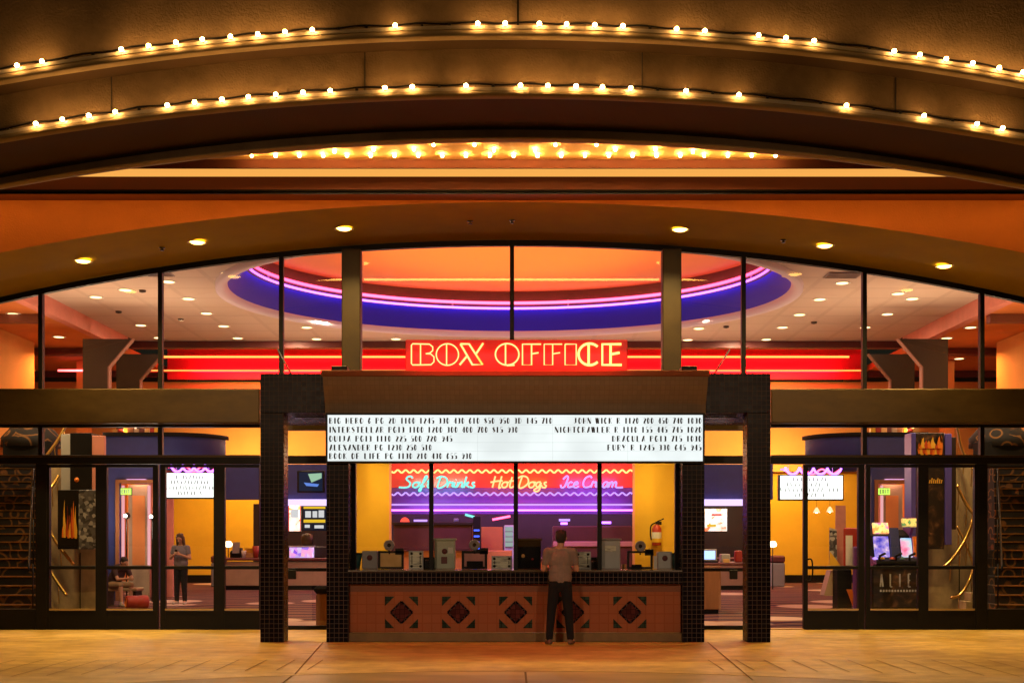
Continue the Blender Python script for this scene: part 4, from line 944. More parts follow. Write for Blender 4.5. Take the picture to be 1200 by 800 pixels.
# staircases with swirl carpet at both ends
for s in (-1, 1):
    side = 'left' if s < 0 else 'right'; t = thing('staircase', f'dark carpeted staircase with gold swirls behind the {side} end glass', 'staircase', (s*11.3, 22, 0), 'staircases at both ends')
    m = MB(); nz = MB(); x0, x1 = sorted((s*9.25, s*15))
    for i in range(21):
        D = 22.2+.29*i; z = .17*i; x0, x1 = sorted((s*(.403*D+.1), s*15))
        m.box(x0, x1, D, D+.6, max(0, z-.3), z+.168); nz.box(x0, x1, D-.025, D+.03, z+.150, z+.173)
    m.build('treads', K['carpetstair'], t); nz.build('nosing', K['stairnose'], t)
    struct(MB().box(x0, x1, 28.3, 34, 3.3, 3.55).build('upper_landing', K['carpet']))
    m = MB(); m.tube(spline([(s*9.05, 21.9, 1.0), (s*9.95, 24.2, 2.2), (s*11.5, 28.2, 4.55)], 5), .022, 8); m.build('handrail', K['black'], t)
    m = MB()
    for k in range(5): m.tube([(s*(.403*(22.2+1.45*k)+.15), 22.2+1.45*k, .17*5*k), (s*(.403*(22.2+1.45*k)+.15), 22.2+1.45*k, 1.12+.86*k)], .016, 6)
    m.build('balusters', K['black'], t)
    # dark sculpted newel on the landing
    q = MB(); cx = px(28 if s < 0 else 1180, 25); q.lathe([(.0001, 3.55), (.62, 3.55), (.62, 3.75), (.45, 3.95), (.2, 4.02), (.0001, 4.04)], (cx, 25.4, 0), 20)
    tag(q.build('rolled_banner', K['carpetstair']), f'dark rounded bundle with gold swirls above the {side} staircase', 'bundle')
    q = MB().bbox(px(10 if s < 0 else 1142, 25.2), px(66 if s < 0 else 1198, 25.2), 24.9, 25.3, 3.1, pz(517, 25), .02)
    tag(q.build('stair_parapet', K['blackmatte']), f'black parapet box crossing above the {side} staircase', 'parapet')
    # stone wall beside the stairs
    a, b = sorted((px(mx(56, s), 24.6), px(mx(122, s), 24.6)))
    w_ = thing('stone_pier', f'tan stone clad pier behind the hanging banner box on the {side}', 'pier', (a, 24.6, 0), 'tan piers beside the stairs')
    MB().bbox(a, b, 24.6, 24.78, 0, 3.2, .01).build('cladding', K['stone'], w_)
    MB().box((a+b)/2+.08, (a+b)/2+.10, 24.59, 24.599, .1, 1.3).build('joint', K['blackmatte'], w_)
    MB().box(a, b, 24.57, 24.599, 0, .1).build('skirting', K['gold'], w_)
# curved brass rails
def rail(label, pts, r=.033):
    p = spline([(px(x, D), D, pz(y, D)) for x, y, D in pts], 6); t = thing('brass_rail', label, 'handrail', p[0], 'curving brass handrails')
    t.location = p[0]; MB().tube(p, r, 8).build('rail', K['gold'], t)
    m = MB()
    for q in p[2:-2:5]: m.tube([q, (q[0], q[1]+.05, q[2]-.42)], .01, 5)
    m.build('bracket', K['gold'], t)
rail('long S curved brass handrail sweeping down, right side', [(1121,498,24.4),(1128,528,24.4),(1139,546,24.3),(1143,572,24.2),(1141,604,24),(1130,634,23.9),(1116,654,23.8),(1107,663,23.7)])
rail('short brass handrail slanting down beside the white lamp, right side', [(1121,568,24.2),(1131,588,24.1),(1142,604,24)])
rail('thin brass rail crossing behind the long curved rail, right side', [(1121,616,24.3),(1131,636,24.2),(1141,662,24.1)], .024)
rail('lowest brass handrail ending near the floor, right side', [(1141,664,24.1),(1134,684,24),(1124,697,23.9),(1115,700,23.8)])
rail('upper brass handrail slanting behind the left banner box', [(78,497,24.3),(66,518,24.2),(54,534,24.1)])
rail('brass handrail bending up at the left door edge', [(69,557,24.3),(62,568,24.2),(57,576,24.1)])
rail('brass handrail slanting down in the left door, upper one', [(56,617,24.3),(68,638,24.2),(86,661,24.1)])
rail('brass handrail slanting down in the left door, lower one', [(56,663,24.3),(66,680,24.2),(78,697,24.1)])
t = thing('step_stool', 'dark stepped plinth at the foot of the right brass rail', 'steps', (px(1135, 23.6), 23.6, 0))
for i in range(3): MB().bbox(px(1124+i*6, 23.6), px(1150, 23.6), 23.5, 23.9, .0+.17*i+.001, .17*(i+1), .006).build('step', K['stone'], t)

# hanging banner boxes
def flames(m, x0, x1, z0, z1, y, seed, n=9):
    rnd = random.Random(seed)
    for i in range(n):
        cx = x0+(x1-x0)*(.12+.76*i/(n-1)); h = (z1-z0)*(.45+.5*rnd.random()); w_ = (x1-x0)/n*1.1; b = z0+(z1-z0)*.06*rnd.random(); k = rnd.choice((-1, 1))
        L = spline([(cx-w_*.5, 0, b), (cx-w_*.55+k*w_*.2, 0, b+h*.35), (cx+k*w_*.55, 0, b+h*.7), (cx+k*w_*.15, 0, b+h)], 3); Rr = spline([(cx+k*w_*.15, 0, b+h), (cx+w_*.35+k*w_*.3, 0, b+h*.55), (cx+w_*.6, 0, b+h*.25), (cx+w_*.4, 0, b)], 3)
        pts = [(q.x, q.z) for q in L]+[(q.x, q.z) for q in Rr[1:]]
        for a, c in zip(pts[:len(pts)//2], reversed(pts[len(pts)//2:])): pass
        k2 = len(pts)
        vs = [(p[0], y-.001*i, p[1]) for p in pts]; m.add(vs, [tuple(range(k2))], m=i % 3)
    return m
K['fl1'] = pbr('flame_orange_print', (.85, .22, .02), .4); K['fl2'] = pbr('flame_yellow_print', (.9, .50, .06), .4); K['fl3'] = pbr('flame_red_print', (.6, .08, .02), .4)
K['rock'] = ramp_mat('silver_rock_print', 'voronoi', 15, [(.2, (.03, .03, .035)), (.55, (.12, .12, .13)), (.8, (.42, .42, .42))], .4)
K['dimposter'] = ramp_mat('dark_figure_print', 'noise', 4.5, [(.45, (.015, .010, .010)), (.62, (.06, .03, .02)), (.75, (.25, .12, .06))], .4, dist=1.2)
K['gradside'] = ramp_mat('blue_orange_print_edge', 'wave', .35, [(.2, (.10, .08, .45)), (.55, (.40, .18, .30)), (.85, (.8, .25, .06))], .4, stretch=(.01, .01, 1))
D = 23.9
t = thing('banner_box', 'tall hanging banner box with flame and silver rock posters, left side', 'banner', (px(95, D), D, 3.6))
MB().bbox(px(82, D), px(107, D), D, D+.5, pz(575, D), pz(507, D), .008).build('dark_front', K['black'], t)
MB().bbox(px(69, D), px(82, D)-.002, D+.1, D+.5, pz(643, D), pz(508, D), .008).build('grey_side', K['greylt'], t)
MB().bbox(px(107, D)+.002, px(122, D), D+.02, D+.12, pz(643, D), pz(510, D), .008).build('pink_side', K['pinkwall'], t)
MB().bbox(px(68, D-.1), px(92, D-.1), D-.12, D-.04, pz(643, D), pz(574, D), .006).build('flame_poster', K['black'], t)
m = flames(MB(), px(72, D-.1), px(92, D-.1), pz(631, D), pz(582, D), D-.125, 3, 8); m.build('flame_print', [K['fl1'], K['fl2'], K['fl3']], t)
MB().bbox(px(92.5, D-.1), px(117, D-.1), D-.12, D-.04, pz(643, D), pz(574, D), .006).build('rock_poster', K['rock'], t)
MB().lathe([(.0001, -.03), (.05, 0)], (px(90, D), D-.005, pz(562, D)), 12, axis='y').build('orange_knob', K['fl1'], t)
t = thing('banner_box', 'tall hanging banner box with flame artwork on top, right side', 'banner', (px(1095, D), D, 3.6))
MB().bbox(px(1073, D), px(1106.5, D), D, D+.5, pz(643, D), pz(507, D), .008).build('dark_front', K['dimposter'], t)
MB().bbox(px(1067.5, D), px(1073, D)-.002, D-.02, D+.4, pz(640, D), pz(507, D), .008).build('violet_edge', K['gradside'], t)
MB().bbox(px(1107, D)+.002, px(1115, D), D-.02, D+.4, pz(638, D), pz(508, D), .008).build('violet_edge', K['gradside'], t)
MB().bbox(px(1115, D)+.002, px(1121, D), D+.02, D+.12, pz(620, D), pz(512, D), .008).build('brown_side', K['brown'], t)
m = flames(MB(), px(1074, D), px(1106, D), pz(533, D), pz(508, D), D-.004, 8, 10); flames(m, px(1075, D), px(1105, D), pz(526, D), pz(507, D), D-.02, 11, 7); m.build('flame_print', [K['fl1'], K['fl2'], K['fl3']], t)
m = MB()
for i in range(7): m.ribbon([(px(1089+i*2.3, D), pz(566, D)), (px(1090+i*2.3, D), pz(562-((i*5) % 3), D))], .02, D-.006, .005)
m.build('small_gold_mark', K['fl2'], t)

# small hanging light boxes with neon scroll
def lightbox(label, x0, x1, yt, yb, D, tilt, seed):
    rnd = random.Random(seed); X0, X1 = px(x0, D), px(x1, D); Z0, Z1 = pz(yb, D), pz(yt, D); t = thing('hanging_sign', label, 'sign', ((X0+X1)/2, D, Z0), 'small hanging light boxes with neon scrolls')
    MB().box(X0, X1, D, D+.02, Z0, Z1).build('lit_panel', K['box2'], t)
    MB().bbox(X0-.03, X1+.03, D+.021, D+.16, Z0-.03, Z1+.02, .01).build('case', K['black'], t)
    m = MB(); h = (Z1-Z0); u = D/F
    for r in range(4):
        k = [9, 12, 15, 8][r]; w_ = k*.11*(X1-X0)/1.7; xs_ = (X0+X1)/2-w_/2
        for i in range(k):
            if rnd.random() < .1: continue
            x = xs_+w_*i/k; zz = Z1-h*(.17+.22*r); a = rnd.choice(((0, 1), (.35, 1), (-.3, 1), (0, .8))); m.ribbon([(x, zz-.035), (x+a[0]*.05, zz-.035+a[1]*.08)], .018, D-.006, .005)
    m.build('letter_row', K['letterg'], t)
    m = MB(); p = []
    for i in range(80):
        a = i/79; p.append((X0+.05+(X1-X0-.1)*a+.05*math.cos(a*26), D+.05, Z1+.11+.075*math.sin(a*26)))
    m.tube(p, .026, 6); m.build('neon_scroll', K['nviolet'], t)
    m = MB(); p = [(X0+.02+(X1-X0-.04)*i/40, D+.09, Z1+.09+.055*math.sin(i/40*19+1)) for i in range(41)]; m.tube(p, .022, 6); m.build('neon_scroll', K['npink'], t); lamp('AREA', 'scroll_glow', ((X0+X1)/2, D-.1, Z1+.1), 9, (.6, .1, 1), 1, .1, target=((X0+X1)/2, D+1, Z1+.2))
    m = MB(); 
    for xx in (X0+.2, X1-.2): m.tube([(xx, D+.1, Z1), (xx, D+.1, Z1+.35)], .006, 5)
    m.build('hanging_rod', K['greylt'], t)
lightbox('small white hanging light box with pink neon scroll, left of booth', 194.5, 254, 554, 582.5, 26, 0, 2)
lightbox('small white hanging light box with violet neon scroll, right of booth', 914.5, 987.5, 557, 584.5, 26, 0, 4)

# ---------------- concession stand
SD = 35.0
cs = thing('concession_stand', 'long concession stand with neon fascia and tan counter seen through the booth', 'food stand', (0, SD, 0))
MB().bbox(px(262, 36), px(458, 36), SD+.3, SD+.7, 2.74, pz(543, SD), .01).bbox(px(742, 36), px(900, 36), SD+.3, SD+.7, 2.74, pz(543, SD), .01).build('navy_fascia', K['navy'], cs)
a, b = px(457, SD), px(743, SD)
MB().bbox(a, b, SD+.1, SD+.6, pz(571, SD), pz(538, SD), .01).build('red_fascia', K['signred'], cs)
MB().bbox(a, b, SD+.1, SD+.6, pz(602, SD), pz(571, SD)-.002, .01).build('purple_fascia', K['signpurple'], cs)
def wave(y, amp, per, x0=459, x1=741, D=SD): return [(px(x, D), D, pz(y+amp*math.sin((x-x0)/per*2*math.pi), D)) for x in [x0+i*(x1-x0)/180 for i in range(181)]]
MB().tube(wave(552, 1.7, 9.4), .026, 6).build('wavy_neon', K['nyellow'], cs)
MB().tube(wave(578.5, 1.6, 9.4), .024, 6).build('wavy_neon', K['nlilac'], cs)
for y in (591, 597.5): MB().tube([(px(458, SD), SD, pz(y, SD)), (px(742, SD), SD, pz(y, SD))], .028, 6).build('straight_neon', K['nviolet'] if y > 595 else K['nlilac'], cs)
for a_, b_ in ((333, 384), (824, 872)): MB().bbox(px(a_, SD), px(b_, SD), SD+.1, SD+.28, pz(592, SD), pz(584.5, SD), .01).build('lit_bar', K.setdefault('lilaclight', emit('lilac_backlit_bar', (.75, .55, 1), 1.6)), cs)
S = {
 'S': [[(1.0,1.6),(.8,1.95),(.4,1.9),(.25,1.5),(.6,1.1),(.85,.7),(.7,.15),(.2,0),(-.5,.05)]],
 'o': [[(.5,.95),(.15,.8),(.05,.3),(.35,0),(.7,.2),(.75,.7),(.5,.95),(.95,.85)]],
 'f': [[(0,.2),(.45,1.0),(.75,1.9),(.5,1.95),(.35,1),(.25,-.4),(.05,-.6),(.1,-.1),(.6,.3)]],
 't': [[(.3,1.8),(.2,.3),(.45,0),(.8,.3)], [(0,1.1),(.75,1.15)]],
 'D': [[(.3,1.85),(.15,.1),(.7,.05),(1.25,.8),(1.0,1.7),(.3,1.95),(-.2,1.6)]],
 'r': [[(0,0),(.15,1),(.35,.85),(.6,.95),(.6,.3),(.8,.1)]],
 'i': [[(.1,.95),(.1,.2),(.4,.1)], [(.15,1.35),(.2,1.45)]],
 'n': [[(.05,.95),(.0,0),(.2,.75),(.5,.95),(.6,.6),(.6,.1),(.85,.15)]],
 'k': [[(.1,1.95),(0,0),(.15,.6),(.5,.95),(.3,.5)], [(.2,.5),(.7,.05)]],
 's': [[(.55,.9),(.25,.85),(.3,.55),(.55,.3),(.4,0),(0,.1)]],
 'H': [[(.1,1.95),(0,0)], [(.95,1.95),(.85,0),(1.1,.1)], [(-.4,.9),(.5,1.1),(1.2,1.15)]],
 'g': [[(.65,.95),(.2,.85),(.1,.35),(.45,.1),(.7,.85),(.62,-.4),(.2,-.65),(0,-.3),(.95,.35)]],
 'I': [[(0,1.4),(.4,1.95),(.65,1.6),(.4,.2),(0,0),(-.2,.5)]],
 'c': [[(.65,.8),(.35,.95),(.05,.55),(.2,.05),(.8,.2)]],
 'e': [[(.1,.5),(.55,.6),(.45,.95),(.1,.75),(.1,.15),(.45,0),(.8,.25)]],
 'C': [[(1.1,1.6),(.8,1.95),(.25,1.6),(.05,.8),(.3,.1),(.9,.1),(1.25,.4)]],
 'a': [[(.6,.95),(.2,.85),(.05,.3),(.3,0),(.6,.4),(.7,.95),(.65,.15),(.9,.15)]],
 'm': [[(.05,.95),(.0,0),(.15,.75),(.4,.95),(.5,.6),(.48,0),(.6,.7),(.9,.95),(1.0,.6),(1.0,.1),(1.5,.0),(2.0,.05)]],
}
SW = dict(S=1.15, o=.9, f=.8, t=.85, D=1.35, r=.75, i=.45, n=.85, k=.75, s=.7, H=1.15, g=.9, I=.75, c=.8, e=.8, C=1.2, a=.85, m=1.3)
def script(txt, x0, x1, yb, yt, mat, D=SD-.02, r=.028):
    tot = sum(SW.get(c, .45) for c in txt); k = (px(x1, D)-px(x0, D))/tot; z0 = pz(yb, D); h = (pz(yt, D)-z0)/1.95; x = px(x0, D); m = MB()
    for c in txt:
        for st in S.get(c, []):
            m.tube(spline([(x+q[0]*k+q[1]*.12*h*1.6, D, z0+q[1]*h) for q in st], 4), r, 6)
        x += SW.get(c, .45)*k
    m.build('script_neon', K[mat], cs)
script('Soft Drinks', 472, 557, 571, 558, 'ncyan'); K['nverm'] = neon('neon_vermilion', (1, .27, .02), 2.6, .15); script('Hot Dogs', 577, 641, 571, 557.5, 'nverm'); script('Ice Cream', 658, 724, 571, 557.5, 'nlilac')
lamp('AREA', 'fascia_neon_glow', (0, SD-.5, 3.7), 60, (1, .05, .03), 6.5, .1, target=(0, SD+.2, 3.5))
for x_, c_ in ((515, (.05, 1, .8)), (609, (1, .3, .02)), (692, (.5, .15, 1))): lamp('AREA', 'script_glow', (px(x_, SD), SD-.35, pz(565, SD)), 16, c_, 1.6, .2, target=(px(x_, SD), SD+.2, pz(565, SD)))
lamp('AREA', 'fascia_neon_glow', (0, SD-.5, 2.5), 40, (.5, .15, 1), 6.5, .1, target=(0, SD+.2, 2.8))
# back bar, counter
MB().bbox(px(262, 36), px(455, 36), 36, 36.5, .13, .86, .01).bbox(px(745, 36), px(880, 36), 36, 36.5, .13, .86, .01).build('counter_front', K['tan'], cs)
MB().bbox(px(260, 36), px(882, 36), 35.9, 36.9, .90, .98, .02).build('counter_top', K['maroon'], cs)
MB().box(px(262, 36), px(880, 36), 36.1, 36.5, .005, .13).build('toe_kick', K['black'], cs)
MB().bbox(px(455, 36)+.01, px(745, 36)-.01, 36, 36.5, .13, .86, .01).build('orange_counter', K['orangewall'], cs)
MB().box(px(300, 39), px(900, 39), 38.6, 38.8, 0, 2.7).build('back_bar', K['brown'], cs)
lamp('AREA', 'concession_lamp', (0, 37.2, 2.72), 220, (.5, .22, 1), 8, .4, target=(0, 37.6, .5))
lamp('AREA', 'concession_lamp', (-6.5, 37.0, 2.72), 30, (1, .75, .5), 1.5, .4, target=(-6.5, 37.6, .5))
lamp('AREA', 'concession_lamp', (6.5, 37.0, 2.72), 30, (1, .75, .5), 1.5, .4, target=(6.5, 37.6, .5))
# menu boards
def board(label, x0, x1, y0, y1, D, bg, bits, name='menu_board', cat='menu board'):
    t = thing(name, label, cat, (px((x0+x1)/2, D), D, pz(y1, D))); X0, X1, Z0, Z1 = px(x0, D), px(x1, D), pz(y1, D), pz(y0, D)
    MB().box(X0, X1, D, D+.02, Z0, Z1).build('lit_face', bg, t); MB().bbox(X0-.02, X1+.02, D+.021, D+.1, Z0-.02, Z1+.02, .006).build('case', K['black'], t)
    for (a, b, c, d, mt) in bits: MB().box(X0+(X1-X0)*a, X0+(X1-X0)*b, D-.006, D-.001, Z0+(Z1-Z0)*c, Z0+(Z1-Z0)*d).build('printed_area', mt, t)
wb = K.setdefault('boardw', ramp_mat('backlit_food_print', 'noise', 2.6, [(.35, (1, .25, .1)), (.46, (1, .95, .85)), (.58, (.95, .95, 1)), (.68, (1, .7, .2))], em=.9, dist=1.5))
yl = emit('menu_yellow', (1, .62, .03), .9); wt = emit('menu_white', (.9, .9, .9), .8); bk = emit('menu_dark', (.03, .03, .05), .5); rd = emit('menu_red', (1, .08, .05), .9)
board('lit red and white food poster, left end of the concession', 338, 352.5, 590, 622, 37, wb, [(0, 1, .94, 1, rd), (0, .06, 0, .94, rd), (.94, 1, 0, .94, rd), (.2, .8, .5, .8, wt)])
board('black menu board with white figures and yellow bars at the concession', 355, 382, 591, 621, 37, bk, [(.03, .97, .30, .42, yl), (.03, .97, .84, .93, yl), (.1, .35, .5, .75, wt), (.42, .62, .5, .75, wt), (.68, .92, .5, .78, wt), (.5, .9, .08, .2, wt), (.08, .3, .1, .22, wt)])
board('bright multicoloured food poster, right end of the concession', 826, 852, 596, 622, 37, wb, [(.3, .75, .7, .78, rd), (.1, .5, .2, .3, yl)])
t = thing('television', 'wall television showing a pale green and blue picture, left fascia', 'television', (px(364, 34.6), 34.6, pz(573, 34.6)))
D = 34.6; MB().bbox(px(348, D), px(380, D), D, D+.12, pz(577, D), pz(551, D), .02).build('case', K['black'], t)
MB().box(px(350.5, D), px(378, D), D-.004, D-.001, pz(575, D), pz(553, D)).build('screen', emit('tv_dark', (.02, .03, .07), .6), t)
MB().prism([(px(361, D), pz(555, D)), (px(377, D), pz(554, D)), (px(377, D), pz(560, D)), (px(365, D), pz(565, D))], D-.008, D-.005).build('green_picture', emit('tv_green', (.45, .75, .5), .8), t)
MB().prism([(px(356, D), pz(565, D)), (px(374, D), pz(567, D)), (px(372, D), pz(570, D)), (px(359, D), pz(569, D))], D-.008, D-.005).build('blue_picture', emit('tv_blue', (.15, .3, .9), .9), t)
# candy case and clutter on the counter
def item(name, label, cat, mb, mat, group=None, emi=None):
    o = mb.build(name, mat); tag(o, label, cat, group); return o
D = 36.0; z_ = .985
t = thing('candy_case', 'glowing glass candy case on the left concession counter', 'display case', (px(357, D), D, z_))
MB().bbox(px(339, D), px(366, D), D, D+.4, z_, pz(641, D), .01).build('lit_case', K.setdefault('candy', ramp_mat('candy_shelves', 'voronoi', 8, [(.1, (.25, .1, .9)), (.4, (.8, .8, 1)), (.6, (.6, .3, 1)), (.9, (1, .5, .6))], em=.9)), t)
MB().bbox(px(338, D), px(367, D), D-.02, D+.42, pz(641, D), pz(640, D)+.02, .006).build('top', K['greylt'], t)
t = thing('popcorn_machine', 'dark popcorn machine above the candy case at left', 'machine', (px(372, 36.3), 36.3, z_))
MB().bbox(px(368, 36.3), px(383, 36.3), 36.3, 36.8, z_, pz(640, 36.3), .02).build('base', K['brown'], t)
MB().lathe([(.0001, pz(640, 36.3)), (.16, pz(640, 36.3)), (.2, pz(632, 36.3)), (.16, pz(626, 36.3)), (.0001, pz(624, 36.3))], (px(358, 36.3), 36.6, 0), 16).build('kettle', K['bronze'], t)
t = thing('cash_register', 'register with glowing blue screen on the right brown desk', 'cash register', (px(832, 25.3), 25.3, 1.1))
D = 25.0
dk = thing('brown_desk', 'dark brown service desk end right of the booth', 'desk', (px(832, D), D, 0))
MB().bbox(px(810, D), px(843, D), D-.2, D+1.2, .1, 1.02, .01).build('body', K['wood'], dk); MB().bbox(px(806, D), px(872, D), D-.15, D+1.3, 1.021, 1.08, .012).build('top', K['maroon'], dk); MB().box(px(812, D), px(841, D), D-.1, D+1.1, .006, .1).build('toe_kick', K['black'], dk)
MB().bbox(px(824, D), px(841, D), D+.1, D+.14, 1.12, pz(643, D), .008).build('housing', K['greylt'], t); MB().box(px(826, D), px(839, D), D+.094, D+.099, 1.15, pz(645, D)).build('screen', emit('register_screen', (.35, .5, 1), 2.2), t); MB().bbox(px(826, D), px(842, D), D+.0, D+.3, 1.081, 1.119, .008).build('stand', K['black'], t)
D = 25.4
item('receipt_printer', 'small pale printer beside the glowing register', 'printer', MB().bbox(px(845, D), px(856, D), D, D+.25, 1.081, 1.26, .02), K['greylt'])
item('paper_pad', 'yellow and white paper pad on the brown desk', 'notepad', MB().bbox(px(848, 25), px(855, 25), 25, 25.1, 1.081, 1.16, .004), K['amberpic'])
item('napkin_holder', 'red napkin holder at the right end of the desk top', 'napkin holder', MB().bbox(px(862, D), px(870, D), D, D+.2, 1.081, 1.33, .02), K['red'])
for i, (x, h_, c_) in enumerate(((272, .22, 'black'), (281, .30, 'brown'), (289, .18, 'pale'), (297, .28, 'wood'))):
    X = px(x, 36.2); item('counter_dispenser', f'{["black","brown","pale","reddish"][i]} dispenser on the far left end of the concession counter', 'dispenser', MB().lathe([(.0001, .985), (.09, .985), (.09, .985+h_*.7), (.06, .985+h_), (.0001, .985+h_)], (X, 36.3, 0), 12), K[c_], 'dispensers on the far counter')
D = 38
for nm, x0, x1, lb in (('l', 247, 262, 'left'), ('r', 903, 920, 'right')):
    t = thing('waste_station', f'grey waste cabinet with dark top against the yellow wall, {lb} side', 'bin', (px(x0, D), D, 0), 'waste cabinets by the yellow wall')
    MB().bbox(px(x0, D), px(x1, D), D, D+.5, .01, .78, .03).build('cabinet', K['grey'], t); MB().bbox(px(x0, D)-.01, px(x1, D)+.01, D-.01, D+.51, .782, 1.02, .05).build('lid', K['maroon'], t)
for x, lb in ((267.5, 'left'), (905.5, 'right')):
    t = thing('table_lamp', f'small glowing white lamp near the yellow wall, {lb} side', 'lamp', (px(x, 36.4), 36.4, 1))
    X = px(x, 36.4); zb = .985; 
    MB().lathe([(.0001, pz(641, 36.4)), (.11, pz(640, 36.4)), (.13, pz(637, 36.4)), (.08, pz(634, 36.4)), (.0001, pz(633.5, 36.4))], (X, 36.4, 0), 14).build('shade', K.setdefault('lampw', emit('lamp_white', (1, .8, .45), 6)), t); MB().tube([(X, 36.4, zb if lb == 'left' else 0.01), (X, 36.4, pz(641, 36.4))], .015, 6).build('stem', K['black'], t)
# pendants
for x, y, lb in ((957, 598, 'left'), (972.5, 597, 'right')):
    D = 33; X = px(x, D); z = pz(y, D); t = thing('pendant_lamp', f'{lb} small glowing cone pendant lamp under the right light box', 'lamp', (X, D, z), 'small cone pendants')
    MB().lathe([(.10, z-.06), (.06, z+.03), (.02, z+.09)], (X, D, 0), 14).build('lamp_shade', emit('pendant_glow', (1, .42, .2), 2.5), t); MB().ball((X, D, z-.04), .035, 8).build('bulb', K['spotw'], t); MB().tube([(X, D, z+.09), (X, D, z+1.2)], .004, 5).build('cord', K['black'], t)
# black bin right beside the booth column
D = 20.95+.4; t = thing('waste_bin', 'black waste bin just inside the glass beside the left booth column', 'bin', (px(379, D), D, 0)); MB().bbox(px(370, D), px(392, D), D, D+.35, .006, .60, .02).build('body', K['wood'], t); MB().bbox(px(367.5, D), px(394, D), D-.03, D+.38, .601, .74, .05).build('lid', K['blackmatte'], t)
# card readers on the rails
for x, lb in ((343, 'left'), (858, 'right')): item('door_lock_box', f'small black lock box on the glass rail {lb} of the booth', 'lock box', MB().bbox(px(x-4, GD), px(x+5, GD), GD-.12, GD-.055, pz(678, GD), pz(667, GD), .008), K['black'])
# booth background fittings seen through the window
D = 27.0
t = thing('maroon_cabinet', 'wide maroon cabinet behind the left booth windows', 'cabinet', (px(508, D), D, 1)); MB().bbox(px(461, D), px(553, D), D, D+.7, pz(644, D), pz(615, D), .01).build('body', K['maroon'], t); MB().bbox(px(459, D), px(556, D), D-.05, D+.75, pz(615, D)+.002, pz(611.5, D), .01).build('top', K['brown'], t)
MB().bbox(px(459, D), px(600, D), D+.1, D+.8, .01, pz(645, D), .01).build('orange_base', K['orangewall'], t)
item('red_dome_lamp', 'glowing red dome on top of the maroon cabinet', 'lamp', MB().lathe([(.11, pz(611, D)), (.09, pz(608, D)), (.04, pz(606, D)), (.0001, pz(605.5, D))], (px(473.5, D), D+.2, 0), 16), emit('red_dome', (1, .08, .05), 1.6))
item('purple_tube', 'short violet light tube on top of the maroon cabinet', 'neon strip', MB().tube([(px(484, D), D+.2, pz(609.5, D)), (px(500, D), D+.2, pz(609.5, D))], .025, 6), K['nlilac'])
item('counter_telephone', 'small dark device on top of the maroon cabinet', 'device', MB().bbox(px(531, D), px(537, D), D+.1, D+.3, pz(611.4, D), pz(607, D), .02), K['grey'])
t = thing('striped_column', 'slim column with blue glowing stripes beside the maroon cabinet', 'column', (px(558, D), D, 1)); MB().bbox(px(554.5, D), px(563, D), D-.1, D+.2, .006, pz(605, D), .01).build('shaft', K['blackmatte'], t)
for i in range(4): MB().box(px(555.5, D), px(562, D), D-.112, D-.101, pz(622+i*7, D), pz(620+i*7, D)).build('blue_stripe', K['nblue'] if 'nblue' in K else K.setdefault('nblue', emit('blue_stripe', (.06, .12, 1), 2)), t)
item('inner_door', 'tan wooden door between the booth column and the white fridge', 'door', MB().bbox(px(564, 28), px(589, 28), 28, 28.08, .006, pz(617, 28), .01), K['orangewall'])
t = thing('white_fridge', 'pale glass front fridge behind the middle booth window', 'fridge', (px(596, 28), 28, 0)); MB().bbox(px(590.5, 28), px(602.5, 28), 28, 28.6, .006, pz(615, 28), .02).build('body', K['white'], t); MB().box(px(592, 28), px(601, 28), 27.99, 27.999, pz(640, 28), pz(617, 28)).build('lit_door', emit('fridge_glow', (.45, .6, .55), .7), t)
for i in range(4): MB().box(px(592, 28), px(601, 28), 27.98, 27.989, pz(623+i*6, 28), pz(622+i*6, 28)).build('shelf', K['grey'], t)
t = thing('maroon_hood', 'long dark maroon cabinet behind the right booth windows', 'cabinet', (px(690, D), D, 1)); MB().bbox(px(648, D), px(741, D), D, D+.7, pz(668, D), pz(616, D), .02).build('body', K['maroon'], t)
MB().bbox(px(648, D), px(741, D), D-.03, D-.002, pz(640, D), pz(634, D), .01).build('pale_ledge', K['pinkwall'], t)
for i, (x0, x1, y, c_) in enumerate(((655, 668, 609, 'nlilac'), (657, 665, 613, 'nviolet'), (704, 716, 612, 'nviolet'), (577, 598, 606.5, 'npink'), (545, 556, 604, 'ncyan'))):
    dy = (0, 0, 0, -4, 3)[i]; item('glow_tube', ['short lilac tube above the maroon hood, left one', 'short violet tube above the maroon hood, lower left one', 'short violet tube above the maroon hood, right one', 'slanted pink tube above the tan inner door', 'slanted aqua tube beside the blue striped column'][i], 'neon strip', MB().tube([(px(x0, D), D, pz(y-dy/2, D)), (px(x1, D), D, pz(y+dy/2, D))], .028, 6), K[c_])

# ---------------- arcade cabinet
D = 22.6; t = thing('arcade_machine', 'dark arcade cabinet lettered ALIEN with tilted lit screens', 'arcade machine', (px(1050, D), D, 0))
X0, X1 = px(1022, D), px(1079, D)
MB().bbox(X0, X1, D, D+.9, .04, pz(664, D), .015).build('base', K['black'], t)
pr = [(D+.02, pz(664, D)), (D-.12, pz(660, D)), (D-.10, pz(656, D)), (D+.35, pz(650, D)), (D+.5, pz(626, D)), (D+.30, pz(612, D)), (D+.34, pz(605, D)), (D+.9, pz(605, D)), (D+.9, pz(664, D))]
MB().prismx(pr, X1-.05, X1).build('side_panel', K['signpurple'], t); MB().prismx(pr, X0, X0+.05).build('side_panel', K['signpurple'], t)
pr2 = [(D+.05, pz(663.5, D)), (D-.08, pz(660, D)), (D-.07, pz(657, D)), (D+.37, pz(652, D)), (D+.52, pz(627, D)), (D+.88, pz(620, D)), (D+.88, pz(663.5, D))]
MB().prismx(pr2, X0+.051, X1-.051).build('control_panel', K['blackmatte'], t)
